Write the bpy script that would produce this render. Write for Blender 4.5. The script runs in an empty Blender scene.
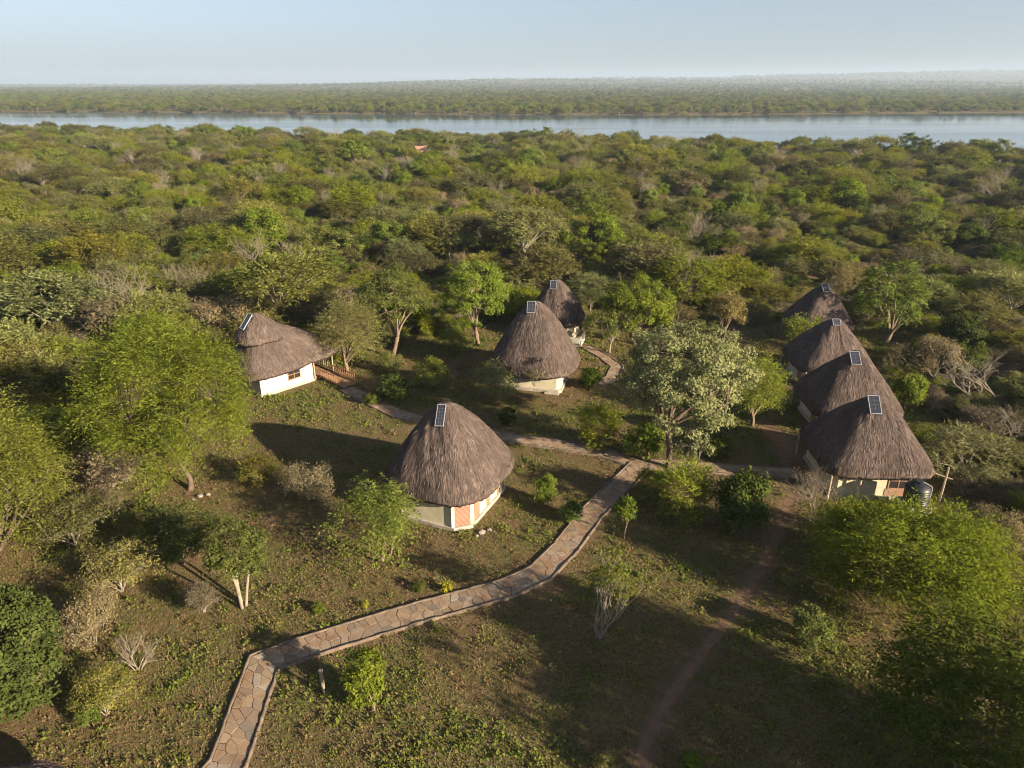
import bpy, bmesh, math, random
import numpy as np
from mathutils import Vector, Matrix

sc = bpy.context.scene
col = sc.collection
R = math.radians

# ------------------------------------------------------------------ camera
CAM_H, FPX, PITCH = 25.0, 711.0, math.atan(297 / 711)
cam = bpy.data.cameras.new('camera')
cam.sensor_width = 36.0
cam.lens = FPX / 1024 * 36.0
cam.clip_start, cam.clip_end = 0.5, 60000
camo = bpy.data.objects.new('camera', cam)
camo.location = (0, 0, CAM_H)
camo.rotation_euler = (math.pi / 2 - PITCH, 0, 0)
col.objects.link(camo)
sc.camera = camo

# ------------------------------------------------------------------ light
SUN_EL, SUN_AZ = R(19), R(-34)          # direction towards the sun, azimuth from +X counter-clockwise
w = bpy.data.worlds.new('World')
sc.world = w
w.use_nodes = True
nt = w.node_tree
bg = nt.nodes['Background']
sky = nt.nodes.new('ShaderNodeTexSky')
sky.sky_type = 'NISHITA'
sky.sun_disc = False
sky.sun_elevation = SUN_EL
sky.sun_rotation = math.pi / 2 - SUN_AZ
sky.altitude = 600
sky.air_density = 1.0
sky.dust_density = 1.6
sky.ozone_density = 5.5
hsv = nt.nodes.new('ShaderNodeHueSaturation')      # morning haze whitens the whole sky evenly
hsv.inputs['Saturation'].default_value = 0.56
nt.links.new(sky.outputs[0], hsv.inputs['Color'])
nt.links.new(hsv.outputs[0], bg.inputs[0])
bg.inputs[1].default_value = 0.046
sun = bpy.data.lights.new('sun', 'SUN')
sun.energy = 5.0
sun.angle = R(0.53)
sun.color = (1.0, 0.83, 0.60)
suno = bpy.data.objects.new('sun', sun)
sd = Vector((math.cos(SUN_EL) * math.cos(SUN_AZ), math.cos(SUN_EL) * math.sin(SUN_AZ), math.sin(SUN_EL)))
suno.rotation_euler = sd.to_track_quat('Z', 'Y').to_euler()
suno.location = (60, -60, 80)
col.objects.link(suno)

sc.view_settings.view_transform = 'Standard'
sc.view_settings.look = 'None'
sc.view_settings.gamma = 1
sc.view_settings.exposure = 1.66
sc.render.engine = 'CYCLES'
cy = sc.cycles
cy.use_denoising = True
sc.cycles.pixel_filter_type = 'BLACKMAN_HARRIS'
sc.cycles.filter_width = 1.05
cy.max_bounces = 4
cy.diffuse_bounces = 2
cy.glossy_bounces = 2
cy.transmission_bounces = 2
cy.volume_bounces = 0
cy.use_adaptive_sampling = True
cy.adaptive_threshold = 0.02
cy.transparent_max_bounces = 4
cy.caustics_reflective = False
cy.caustics_refractive = False

# ------------------------------------------------------------------ survey helpers
CP, SP = math.cos(PITCH), math.sin(PITCH)


def at(px, py, z=0.0):
    """Point on the level z that the surveyed picture position belongs to."""
    a, b = (px - 512) / FPX, (384 - py) / FPX
    d = (a, CP + b * SP, -SP + b * CP)
    t = (z - CAM_H) / d[2]
    return Vector((t * d[0], t * d[1], z))


def rise(g, py):
    """Height of something standing at g whose top is seen at row py."""
    b = (384 - py) / FPX
    # (y*SP + dz*CP) = b*(y*CP - dz*SP)
    dz = g[1] * (b * CP - SP) / (CP + b * SP)
    return CAM_H + dz


def depth(g, z=0.0):
    return g[1] * CP + (CAM_H - z) * SP


def span(g, px, z=0.0):
    return px * depth(g, z) / FPX


# ------------------------------------------------------------------ mesh helpers
def tag(o, label=None, cat=None, group=None, kind=None):
    if label: o['label'] = label
    if cat: o['category'] = cat
    if group: o['group'] = group
    if kind: o['kind'] = kind
    return o


def empty(name, loc, rz=0.0, label=None, cat=None, group=None):
    o = bpy.data.objects.new(name, None)
    o.empty_display_size = 0.3
    o.location = loc
    o.rotation_euler = (0, 0, rz)
    col.objects.link(o)
    return tag(o, label, cat, group)


def link(name, me, mat, parent=None, loc=(0, 0, 0), rot=(0, 0, 0)):
    o = bpy.data.objects.new(name, me)
    if mat and not me.materials:
        me.materials.append(mat)
    o.location, o.rotation_euler = loc, rot
    o.parent = parent
    col.objects.link(o)
    return o


def quads_mesh(name, V, F, smooth=False, face_attr=None):
    """V (n,3) float array, F (m,k) int array; fast path."""
    V = np.asarray(V, dtype=np.float32)
    F = np.asarray(F, dtype=np.int32)
    me = bpy.data.meshes.new(name)
    m, k = F.shape
    me.vertices.add(len(V))
    me.vertices.foreach_set('co', V.ravel())
    me.loops.add(m * k)
    me.loops.foreach_set('vertex_index', F.ravel())
    me.polygons.add(m)
    me.polygons.foreach_set('loop_start', np.arange(0, m * k, k, dtype=np.int32))
    me.polygons.foreach_set('loop_total', np.full(m, k, dtype=np.int32))
    if smooth:
        me.polygons.foreach_set('use_smooth', np.ones(m, dtype=bool))
    if face_attr is not None:
        a = me.attributes.new('tint', 'FLOAT', 'FACE')
        a.data.foreach_set('value', np.asarray(face_attr, dtype=np.float32))
    me.update(calc_edges=True)
    return me


class MB:
    def __init__(s): s.v, s.f = [], []

    def add(s, vs, fs):
        n = len(s.v)
        s.v += [tuple(v) for v in vs]
        s.f += [tuple(i + n for i in f) for f in fs]
        return s

    def box(s, x0, x1, y0, y1, z0, z1, M=None):
        vs = [Vector((x, y, z)) for z in (z0, z1) for x, y in ((x0, y0), (x1, y0), (x1, y1), (x0, y1))]
        if M is not None: vs = [M @ v for v in vs]
        return s.add(vs, [(3, 2, 1, 0), (4, 5, 6, 7), (0, 1, 5, 4), (1, 2, 6, 5), (2, 3, 7, 6), (3, 0, 4, 7)])

    def bar(s, a, b, wd, ht=None):
        """square bar between two points"""
        a, b = Vector(a), Vector(b)
        d = (b - a)
        L = d.length
        q = d.to_track_quat('X', 'Z').to_matrix().to_4x4()
        ht = ht or wd
        return s.box(0, L, -wd / 2, wd / 2, -ht / 2, ht / 2, Matrix.Translation(a) @ q)

    def tube(s, pts, rad, n=6, cap=True):
        pts = [Vector(p) for p in pts]
        base = len(s.v)
        k = len(pts)
        for i, p in enumerate(pts):
            t = (pts[min(i + 1, k - 1)] - pts[max(i - 1, 0)])
            if t.length < 1e-6: t = Vector((0, 0, 1))
            q = t.to_track_quat('Z', 'Y')
            for j in range(n):
                a = 2 * math.pi * j / n
                s.v.append(tuple(p + q @ Vector((rad[i] * math.cos(a), rad[i] * math.sin(a), 0))))
        for i in range(k - 1):
            for j in range(n):
                j2 = (j + 1) % n
                s.f.append((base + i * n + j, base + i * n + j2, base + (i + 1) * n + j2, base + (i + 1) * n + j))
        if cap:
            s.f.append(tuple(base + j for j in reversed(range(n))))
            s.f.append(tuple(base + (k - 1) * n + j for j in range(n)))
        return s

    def prism(s, poly, z0, z1):
        n = len(poly)
        vs = [(p[0], p[1], z0) for p in poly] + [(p[0], p[1], z1) for p in poly]
        fs = [tuple(reversed(range(n))), tuple(range(n, 2 * n))]
        fs += [(i, (i + 1) % n, n + (i + 1) % n, n + i) for i in range(n)]
        return s.add(vs, fs)

    def mesh(s, name, smooth=False, bevel=0):
        me = bpy.data.meshes.new(name)
        me.from_pydata(s.v, [], s.f)
        if smooth:
            me.polygons.foreach_set('use_smooth', np.ones(len(me.polygons), dtype=bool))
        if bevel:
            bm = bmesh.new(); bm.from_mesh(me)
            bmesh.ops.bevel(bm, geom=list(bm.edges), offset=bevel, segments=1, affect='EDGES')
            bm.to_mesh(me); bm.free()
        me.update()
        return me

    def build(s, name, mat, parent=None, smooth=False, bevel=0, loc=(0, 0, 0), rot=(0, 0, 0)):
        return link(name, s.mesh(name, smooth, bevel), mat, parent, loc, rot)


class Noise2:
    def __init__(s, seed, n=256):
        s.g = np.random.default_rng(seed).random((n, n)); s.n = n

    def __call__(s, x, y, scale=1.0, oct=3):
        out, amp, tot = 0, 1.0, 0
        x = np.asarray(x, dtype=float) / scale; y = np.asarray(y, dtype=float) / scale
        for o in range(oct):
            xi, yi = np.floor(x), np.floor(y)
            fx, fy = x - xi, y - yi
            fx, fy = fx * fx * (3 - 2 * fx), fy * fy * (3 - 2 * fy)
            a, b = xi.astype(int) % s.n, yi.astype(int) % s.n
            a1, b1 = (a + 1) % s.n, (b + 1) % s.n
            v = (s.g[a, b] * (1 - fx) + s.g[a1, b] * fx) * (1 - fy) + (s.g[a, b1] * (1 - fx) + s.g[a1, b1] * fx) * fy
            out = out + amp * v; tot += amp
            amp *= 0.5; x = x * 2.03 + 17.3; y = y * 2.03 + 5.1
        return out / tot


N1, N2, N3 = Noise2(1), Noise2(2), Noise2(3)


# ------------------------------------------------------------------ materials
def newmat(name):
    m = bpy.data.materials.new(name)
    m.use_nodes = True
    n = m.node_tree.nodes
    for x in list(n): n.remove(x)
    return m, n, m.node_tree.links, n.new('ShaderNodeOutputMaterial')


def ramp(n, l, src, stops):
    r = n.new('ShaderNodeValToRGB')
    e = r.color_ramp.elements
    while len(e) < len(stops): e.new(0.5)
    for i, (p, c) in enumerate(stops):
        e[i].position = p
        e[i].color = (c[0], c[1], c[2], 1) if not isinstance(c, (int, float)) else (c, c, c, 1)
    l.new(src, r.inputs[0])
    return r.outputs[0]


def noise(n, l, vec, scale, detail=4, rough=0.6):
    t = n.new('ShaderNodeTexNoise')
    t.inputs['Scale'].default_value = scale
    t.inputs['Detail'].default_value = detail
    t.inputs['Roughness'].default_value = rough
    if vec is not None: l.new(vec, t.inputs['Vector'])
    return t.outputs[0]


def mixc(n, l, fac, a, b, mode='MIX'):
    m = n.new('ShaderNodeMix'); m.data_type = 'RGBA'; m.blend_type = mode
    for sock, v in ((m.inputs[0], fac), (m.inputs[6], a), (m.inputs[7], b)):
        if isinstance(v, (int, float)): sock.default_value = v
        elif isinstance(v, tuple): sock.default_value = (*v, 1)
        else: l.new(v, sock)
    return m.outputs[2]


def bump(n, l, h, strength=0.5, dist=0.05):
    b = n.new('ShaderNodeBump')
    b.inputs['Strength'].default_value = strength
    b.inputs['Distance'].default_value = dist
    l.new(h, b.inputs['Height'])
    return b.outputs[0]


def coords(n, l, scale=(1, 1, 1)):
    tc = n.new('ShaderNodeTexCoord')
    mp = n.new('ShaderNodeMapping')
    mp.inputs['Scale'].default_value = scale
    l.new(tc.outputs['Object'], mp.inputs[0])
    return mp.outputs[0]


def principled(n, l, out, colr, rough=0.85, normal=None, spec=0.25, metal=0.0):
    p = n.new('ShaderNodeBsdfPrincipled')
    if isinstance(colr, tuple): p.inputs['Base Color'].default_value = (*colr, 1)
    else: l.new(colr, p.inputs['Base Color'])
    p.inputs['Roughness'].default_value = rough
    p.inputs['Specular IOR Level'].default_value = spec
    p.inputs['Metallic'].default_value = metal
    if normal is not None: l.new(normal, p.inputs['Normal'])
    l.new(p.outputs[0], out.inputs[0])
    return p


def m_simple(name, c, c2=None, scale=3.0, rough=0.85, bmp=0.3, spec=0.25, metal=0.0, stretch=(1, 1, 1), bd=0.03):
    m, n, l, o = newmat(name)
    v = coords(n, l, stretch)
    nz = noise(n, l, v, scale, 6, 0.65)
    c2 = c2 or tuple(x * 0.7 for x in c)
    cc = ramp(n, l, nz, [(0.32, c2), (0.68, c)])
    principled(n, l, o, cc, rough, bump(n, l, nz, bmp, bd), spec, metal)
    return m


def m_leaf(name, dark, mid, light, trans=0.35, rnd=0.5):
    """foliage: colour varies leaf by leaf (attribute) and plant by plant (object random)"""
    m, n, l, o = newmat(name)
    at_ = n.new('ShaderNodeAttribute'); at_.attribute_name = 'tint'
    c = ramp(n, l, at_.outputs['Fac'], [(0.0, dark), (0.5, mid), (1.0, light)])
    oi = n.new('ShaderNodeObjectInfo')
    hsv = n.new('ShaderNodeHueSaturation')
    mr = n.new('ShaderNodeMapRange')
    mr.inputs['To Min'].default_value = 0.5 - 0.022 * rnd
    mr.inputs['To Max'].default_value = 0.5 + 0.028 * rnd
    l.new(oi.outputs['Random'], mr.inputs[0]); l.new(mr.outputs[0], hsv.inputs['Hue'])
    wn = n.new('ShaderNodeTexWhiteNoise'); wn.noise_dimensions = '1D'
    l.new(oi.outputs['Random'], wn.inputs['W'])
    mr2 = n.new('ShaderNodeMapRange')
    mr2.inputs['To Min'].default_value = 1 - 0.45 * rnd
    mr2.inputs['To Max'].default_value = 1 + 0.35 * rnd
    l.new(wn.outputs[0], mr2.inputs[0]); l.new(mr2.outputs[0], hsv.inputs['Value'])
    mr3 = n.new('ShaderNodeMapRange')
    mr3.inputs['To Min'].default_value = 1 - 0.4 * rnd
    mr3.inputs['To Max'].default_value = 1 + 0.1 * rnd
    l.new(wn.outputs[1], mr3.inputs[0]); l.new(mr3.outputs[0], hsv.inputs['Saturation'])
    l.new(c, hsv.inputs['Color'])
    d = n.new('ShaderNodeBsdfDiffuse'); t = n.new('ShaderNodeBsdfTranslucent')
    l.new(hsv.outputs[0], d.inputs[0])
    l.new(hsv.outputs[0], t.inputs[0])
    mx = n.new('ShaderNodeMixShader'); mx.inputs[0].default_value = trans
    l.new(d.outputs[0], mx.inputs[1]); l.new(t.outputs[0], mx.inputs[2])
    l.new(mx.outputs[0], o.inputs[0])
    return m


def m_thatch(name, c0, c1, c2):
    m, n, l, o = newmat(name)
    a = n.new('ShaderNodeAttribute'); a.attribute_name = 'tint'
    c = ramp(n, l, a.outputs['Fac'], [(0.0, c0), (0.5, c1), (1.0, c2)])
    v = coords(n, l)
    nz = noise(n, l, v, 0.9, 5, 0.6)
    c = mixc(n, l, ramp(n, l, nz, [(0.38, 0.0), (0.66, 0.75)]), c, tuple(0.6 * x for x in c1))
    nb = noise(n, l, v, 22.0, 3, 0.7)
    principled(n, l, o, c, 0.95, bump(n, l, nb, 0.7, 0.05), 0.1)
    return m


M = {}
M['thatch'] = m_thatch('thatch', (0.062, 0.045, 0.038), (0.15, 0.113, 0.098), (0.25, 0.19, 0.162))
M['plaster'] = m_simple('cream_plaster', (0.54, 0.50, 0.37), (0.42, 0.375, 0.265), 1.6, 0.9, 0.25)
M['white'] = m_simple('white_plaster', (0.52, 0.49, 0.41), (0.42, 0.38, 0.31), 1.3, 0.9, 0.25)
M['concrete'] = m_simple('concrete', (0.42, 0.38, 0.32), (0.26, 0.22, 0.18), 2.5, 0.9, 0.4)
M['wood'] = m_simple('brown_timber', (0.36, 0.21, 0.12), (0.2, 0.11, 0.06), 6, 0.8, 0.3, stretch=(1, 1, 0.15))
M['pole'] = m_simple('bleached_pole', (0.50, 0.42, 0.32), (0.28, 0.22, 0.16), 8, 0.85, 0.3, stretch=(1, 1, 0.2))
M['glass'] = m_simple('dark_window', (0.03, 0.03, 0.032), (0.02, 0.02, 0.02), 2, 0.12, 0.02, 0.5)
M['panel'] = m_simple('solar_cell', (0.028, 0.032, 0.045), (0.018, 0.02, 0.03), 1, 0.35, 0.0, 0.5)
M['alu'] = m_simple('aluminium', (0.62, 0.62, 0.64), (0.52, 0.52, 0.54), 5, 0.4, 0.05, 0.5, 0.6)
M['grid'] = m_simple('cell_lines', (0.16, 0.17, 0.19), (0.12, 0.13, 0.15), 5, 0.5, 0.0)
M['tank'] = m_simple('black_plastic', (0.022, 0.026, 0.034), (0.014, 0.016, 0.02), 3, 0.45, 0.1, 0.4)
M['bark'] = m_simple('bark', (0.24, 0.175, 0.12), (0.11, 0.08, 0.055), 6, 0.95, 0.8, stretch=(1, 1, 0.3))
M['darkbark'] = m_simple('dark_bark', (0.15, 0.11, 0.08), (0.07, 0.05, 0.036), 6, 0.95, 0.8, stretch=(1, 1, 0.3))
M['greybark'] = m_simple('grey_bark', (0.31, 0.275, 0.23), (0.19, 0.16, 0.13), 7, 0.95, 0.6, stretch=(1, 1, 0.3))
M['palebark'] = m_simple('pale_bark', (0.29, 0.25, 0.195), (0.18, 0.15, 0.112), 7, 0.95, 0.5, stretch=(1, 1, 0.3))
M['rock'] = m_simple('pale_rock', (0.33, 0.29, 0.25), (0.18, 0.15, 0.125), 4, 0.95, 0.6)
M['kerb'] = m_simple('kerb_mortar', (0.20, 0.15, 0.11), (0.085, 0.063, 0.046), 3, 0.95, 0.6)
M['dirt'] = m_simple('red_dirt', (0.20, 0.125, 0.08), (0.12, 0.075, 0.048), 2.5, 1.0, 0.6, 0.05, bd=0.08)


def m_brick():
    m, n, l, o = newmat('brick_panel')
    tc = n.new('ShaderNodeTexCoord')
    b = n.new('ShaderNodeTexBrick')
    b.inputs['Color1'].default_value = (0.26, 0.12, 0.075, 1)
    b.inputs['Color2'].default_value = (0.20, 0.09, 0.056, 1)
    b.inputs['Mortar'].default_value = (0.33, 0.25, 0.19, 1)
    b.inputs['Scale'].default_value = 1.0
    b.inputs['Mortar Size'].default_value = 0.012
    b.inputs['Brick Width'].default_value = 0.24
    b.inputs['Row Height'].default_value = 0.085
    # project on the upright face: horizontal run = x + y of the object frame
    sx = n.new('ShaderNodeSeparateXYZ'); l.new(tc.outputs['Object'], sx.inputs[0])
    ad = n.new('ShaderNodeMath'); ad.operation = 'ADD'
    l.new(sx.outputs[0], ad.inputs[0]); l.new(sx.outputs[1], ad.inputs[1])
    cx = n.new('ShaderNodeCombineXYZ'); l.new(ad.outputs[0], cx.inputs[0]); l.new(sx.outputs[2], cx.inputs[1])
    l.new(cx.outputs[0], b.inputs['Vector'])
    nz = noise(n, l, tc.outputs['Object'], 2.0, 5)
    c = mixc(n, l, ramp(n, l, nz, [(0.3, 0.0), (0.8, 0.5)]), b.outputs[0], (0.28, 0.18, 0.13))
    principled(n, l, o, c, 0.9, bump(n, l, b.outputs[1], -0.5, 0.02))
    return m


M['brick'] = m_brick()


def soil_over(n, l, v, c):
    """blown soil and rust stains lying in patches over stones and joints alike"""
    n1 = noise(n, l, v, 0.85, 6, 0.7)
    return mixc(n, l, ramp(n, l, n1, [(0.44, 0.0), (0.62, 0.93)]), c, mixc(n, l, ramp(n, l, noise(n, l, v, 2.3, 4, 0.6), [(0.35, 0.0), (0.65, 1.0)]), (0.26, 0.175, 0.11), (0.19, 0.105, 0.058)))


def m_stone():
    m, n, l, o = newmat('paving_stone')
    at_ = n.new('ShaderNodeAttribute'); at_.attribute_name = 'tint'
    c = ramp(n, l, at_.outputs['Fac'], [(0.0, (0.165, 0.14, 0.12)), (0.35, (0.25, 0.19, 0.135)), (0.6, (0.31, 0.225, 0.145)),
                                        (0.8, (0.275, 0.235, 0.195)), (1.0, (0.36, 0.295, 0.225))])
    v = coords(n, l)
    c = soil_over(n, l, v, c)
    n2 = noise(n, l, v, 9, 5, 0.7)
    c = mixc(n, l, ramp(n, l, n2, [(0.4, 0.0), (0.75, 0.4)]), c, (0.15, 0.12, 0.095))
    principled(n, l, o, c, 0.92, bump(n, l, n2, 0.6, 0.03), 0.15)
    return m


def m_mortar():
    m, n, l, o = newmat('path_mortar')
    v = coords(n, l)
    n2 = noise(n, l, v, 3, 5, 0.7)
    c = soil_over(n, l, v, ramp(n, l, n2, [(0.35, (0.10, 0.075, 0.055)), (0.65, (0.18, 0.135, 0.10))]))
    principled(n, l, o, c, 0.95, bump(n, l, n2, 0.5, 0.03), 0.1)
    return m


M['mortar'] = m_mortar()
M['stone'] = m_stone()


def m_ground():
    m, n, l, o = newmat('ground')
    v = coords(n, l)
    a = n.new('ShaderNodeAttribute'); a.attribute_name = 'dirt'
    big = noise(n, l, v, 0.11, 5, 0.6)
    mid = noise(n, l, v, 0.7, 6, 0.65)
    fine = noise(n, l, v, 4.5, 6, 0.8)
    vo = n.new('ShaderNodeTexVoronoi'); vo.inputs['Scale'].default_value = 7.5
    l.new(v, vo.inputs['Vector'])
    sp = n.new('ShaderNodeSeparateColor'); l.new(vo.outputs['Color'], sp.inputs[0])
    herbs = ramp(n, l, sp.outputs[0], [(0.0, (0.075, 0.052, 0.028)), (0.25, (0.17, 0.115, 0.062)), (0.5, (0.20, 0.125, 0.08)), (0.68, (0.14, 0.135, 0.045)), (0.86, (0.10, 0.125, 0.03)), (1.0, (0.24, 0.20, 0.11))])
    c = mixc(n, l, ramp(n, l, big, [(0.38, 0.0), (0.62, 1.0)]), (0.175, 0.13, 0.062), (0.105, 0.118, 0.032))
    c = mixc(n, l, ramp(n, l, mid, [(0.45, 0.0), (0.65, 0.6)]), c, (0.185, 0.118, 0.07))
    c = mixc(n, l, 0.6, c, herbs)
    c = mixc(n, l, ramp(n, l, fine, [(0.45, 0.0), (0.7, 0.75)]), c, (0.035, 0.03, 0.014))
    dd = mixc(n, l, ramp(n, l, mid, [(0.3, 0), (0.7, 1)]), (0.13, 0.085, 0.056), (0.20, 0.13, 0.085))
    c = mixc(n, l, a.outputs['Fac'], c, dd)
    principled(n, l, o, c, 1.0, bump(n, l, fine, 0.9, 0.15), 0.05)
    return m


M['ground'] = m_ground()


def m_water():
    m, n, l, o = newmat('lake_water')
    v = coords(n, l, (0.25, 1, 1))
    nz = noise(n, l, v, 0.5, 4, 0.6)
    big = noise(n, l, coords(n, l, (0.3, 1, 1)), 0.012, 3, 0.6)
    p = principled(n, l, o, (0.03, 0.055, 0.075), 0.12, bump(n, l, nz, 0.08, 0.2), 0.5)
    rr = ramp(n, l, big, [(0.42, 0.06), (0.6, 0.12)])
    l.new(rr, p.inputs['Roughness'])
    p.inputs['IOR'].default_value = 1.333
    return m


M['water'] = m_water()

# foliage kinds
M['l_feather'] = m_leaf('feather_leaf', (0.115, 0.135, 0.010), (0.208, 0.242, 0.018), (0.31, 0.335, 0.034), 0.45, 0.35)
M['l_acacia'] = m_leaf('acacia_leaf', (0.105, 0.108, 0.018), (0.20, 0.20, 0.032), (0.31, 0.295, 0.062), 0.42, 0.9)
M['l_green'] = m_leaf('green_leaf', (0.07, 0.09, 0.012), (0.125, 0.15, 0.019), (0.20, 0.22, 0.036), 0.4, 0.6)
M['l_lush'] = m_leaf('lush_leaf', (0.085, 0.115, 0.011), (0.15, 0.195, 0.018), (0.235, 0.275, 0.035), 0.42, 0.4)
M['l_dark'] = m_leaf('dark_leaf', (0.04, 0.058, 0.009), (0.075, 0.10, 0.014), (0.125, 0.155, 0.026), 0.32, 0.5)
M['l_grey'] = m_leaf('grey_leaf', (0.10, 0.115, 0.045), (0.19, 0.205, 0.085), (0.31, 0.31, 0.155), 0.3, 0.3)
M['l_dry'] = m_leaf('dry_leaf', (0.12, 0.09, 0.045), (0.20, 0.155, 0.08), (0.28, 0.225, 0.125), 0.32, 0.7)
M['l_olive'] = m_leaf('olive_leaf', (0.105, 0.095, 0.03), (0.18, 0.16, 0.055), (0.27, 0.235, 0.095), 0.36, 0.8)
M['l_yellow'] = m_leaf('yellow_leaf', (0.20, 0.19, 0.02), (0.30, 0.28, 0.03), (0.38, 0.35, 0.05), 0.4, 0.2)
M['l_grass'] = m_leaf('grass_blade', (0.235, 0.14, 0.088), (0.215, 0.17, 0.07), (0.145, 0.18, 0.035), 0.38, 0.0)


# ------------------------------------------------------------------ plants
def unit(a):
    return a / np.maximum(np.linalg.norm(a, axis=-1, keepdims=True), 1e-9)


def kite(P, D, Nn, L, W):
    """leaf-shaped faces: P base points, D direction, Nn rough normal, L, W sizes -> V, F"""
    n = len(P)
    D = unit(D)
    S = unit(np.cross(D, Nn))
    U = np.cross(S, D)
    L = np.asarray(L).reshape(-1, 1) * np.ones((n, 1)); W = np.asarray(W).reshape(-1, 1) * np.ones((n, 1))
    V = np.empty((n, 4, 3))
    V[:, 0] = P
    V[:, 1] = P + D * L * 0.45 + S * W * 0.5 - U * W * 0.15
    V[:, 2] = P + D * L
    V[:, 3] = P + D * L * 0.45 - S * W * 0.5 - U * W * 0.15
    F = np.arange(n * 4).reshape(n, 4)
    return V.reshape(-1, 3), F


def crown_points(rng, n, style, W, H, cb, lobes=6, squash=1.0):
    """clump centres in the crown volume: uneven outline, more of them towards the outside"""
    rx, rz = W / 2, (1 - cb) * H / 2
    cz = cb * H + rz
    d = unit(rng.normal(size=(n * 3, 3)))
    if style == 'umbrella':
        a = rng.random(n * 3) * 2 * math.pi
        r = np.sqrt(rng.random(n * 3))
        zt = 0.85 * (1 - r ** 2.4) - 0.15 + rng.normal(size=n * 3) * 0.16
        p = np.stack([np.cos(a) * r, np.sin(a) * r, zt], 1)
    else:
        low = -0.85 if style == 'ball' else -0.55
        d = d[d[:, 2] > low]
        rad = 0.45 + 0.55 * rng.random(len(d)) ** 0.6
        p = d * rad[:, None]
    p = p[:n]
    L = unit(rng.normal(size=(lobes, 3)) * [1, 1, 0.7])
    la = rng.uniform(-0.38, 0.34, lobes)
    k = np.ones(len(p))
    dd = unit(p + [0, 0, 0.01])
    for i in range(lobes):
        k += la[i] * np.clip((dd @ L[i] - 0.35) / 0.65, 0, 1)
    p = p * k[:, None] * [rx, rx, rz]
    p[:, 2] += cz
    p[:, 0] *= squash
    return p


def foliage(rng, C, axis_c, mode, leaf, per, clump, droop=0.15, flat=0.6):
    """leaves around clump centres C. mode: 'spray' feathery twigs / 'ball' leafy clumps"""
    n = len(C)
    out = unit((C - axis_c) * [1, 1, 0.8])
    base_t = np.clip(rng.normal(0.5, 0.16, n), 0.1, 0.9)
    if mode == 'spray':
        tw = max(3, per // 9)
        fr = 9
        d = unit(np.repeat(out, tw, 0) * 0.75 + rng.normal(size=(n * tw, 3)) * [0.8, 0.8, 0.5] + [0, 0, 0.12])
        base = np.repeat(C, tw, 0) + rng.normal(size=(n * tw, 3)) * clump * 0.22
        Lt = clump * rng.uniform(0.7, 1.45, n * tw)
        t = (np.arange(fr) + 0.6) / fr
        pos = base[:, None] + d[:, None] * (Lt[:, None] * t)[..., None]
        pos[..., 2] -= droop * (Lt[:, None] * t ** 2)
        up = np.array([0, 0, 1.0])
        side = unit(np.cross(d, up))
        sg = np.where(np.arange(fr) % 2 == 0, 1, -1)
        D = d[:, None] * 0.8 + side[:, None] * sg[None, :, None] * 0.9
        D = D + rng.normal(size=D.shape) * 0.22
        D[..., 2] -= droop
        P = pos.reshape(-1, 3); D = D.reshape(-1, 3)
        Nn = up + rng.normal(size=P.shape) * 0.45
        tint = np.repeat(np.repeat(base_t, tw), fr)
    else:
        g = unit(rng.normal(size=(n * per, 3))) * (rng.random((n * per, 1)) ** 0.5) * clump * [1, 1, flat]
        P = np.repeat(C, per, 0) + g
        o2 = np.repeat(out, per, 0)
        Nn = unit(o2 * 0.5 + unit(g) * 0.5 + rng.normal(size=P.shape) * 0.5 + [0, 0, 0.35])
        D = rng.normal(size=P.shape) + [0, 0, -0.25]
        D = D - Nn * np.sum(D * Nn, 1, keepdims=True)
        tint = np.repeat(base_t, per)
    m = len(P)
    sz = rng.uniform(0.7, 1.35, m)
    V, F = kite(P, D, Nn, leaf[0] * sz, leaf[1] * sz)
    tint = np.clip(tint + rng.normal(0, 0.17, m), 0, 1)
    return V, F, tint


def curve(p0, p1, bend, k):
    t = np.linspace(0, 1, k)[:, None]
    mid = (np.asarray(p0) + np.asarray(p1)) / 2 + bend
    return (1 - t) ** 2 * np.asarray(p0) + 2 * t * (1 - t) * mid + t ** 2 * np.asarray(p1)


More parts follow.
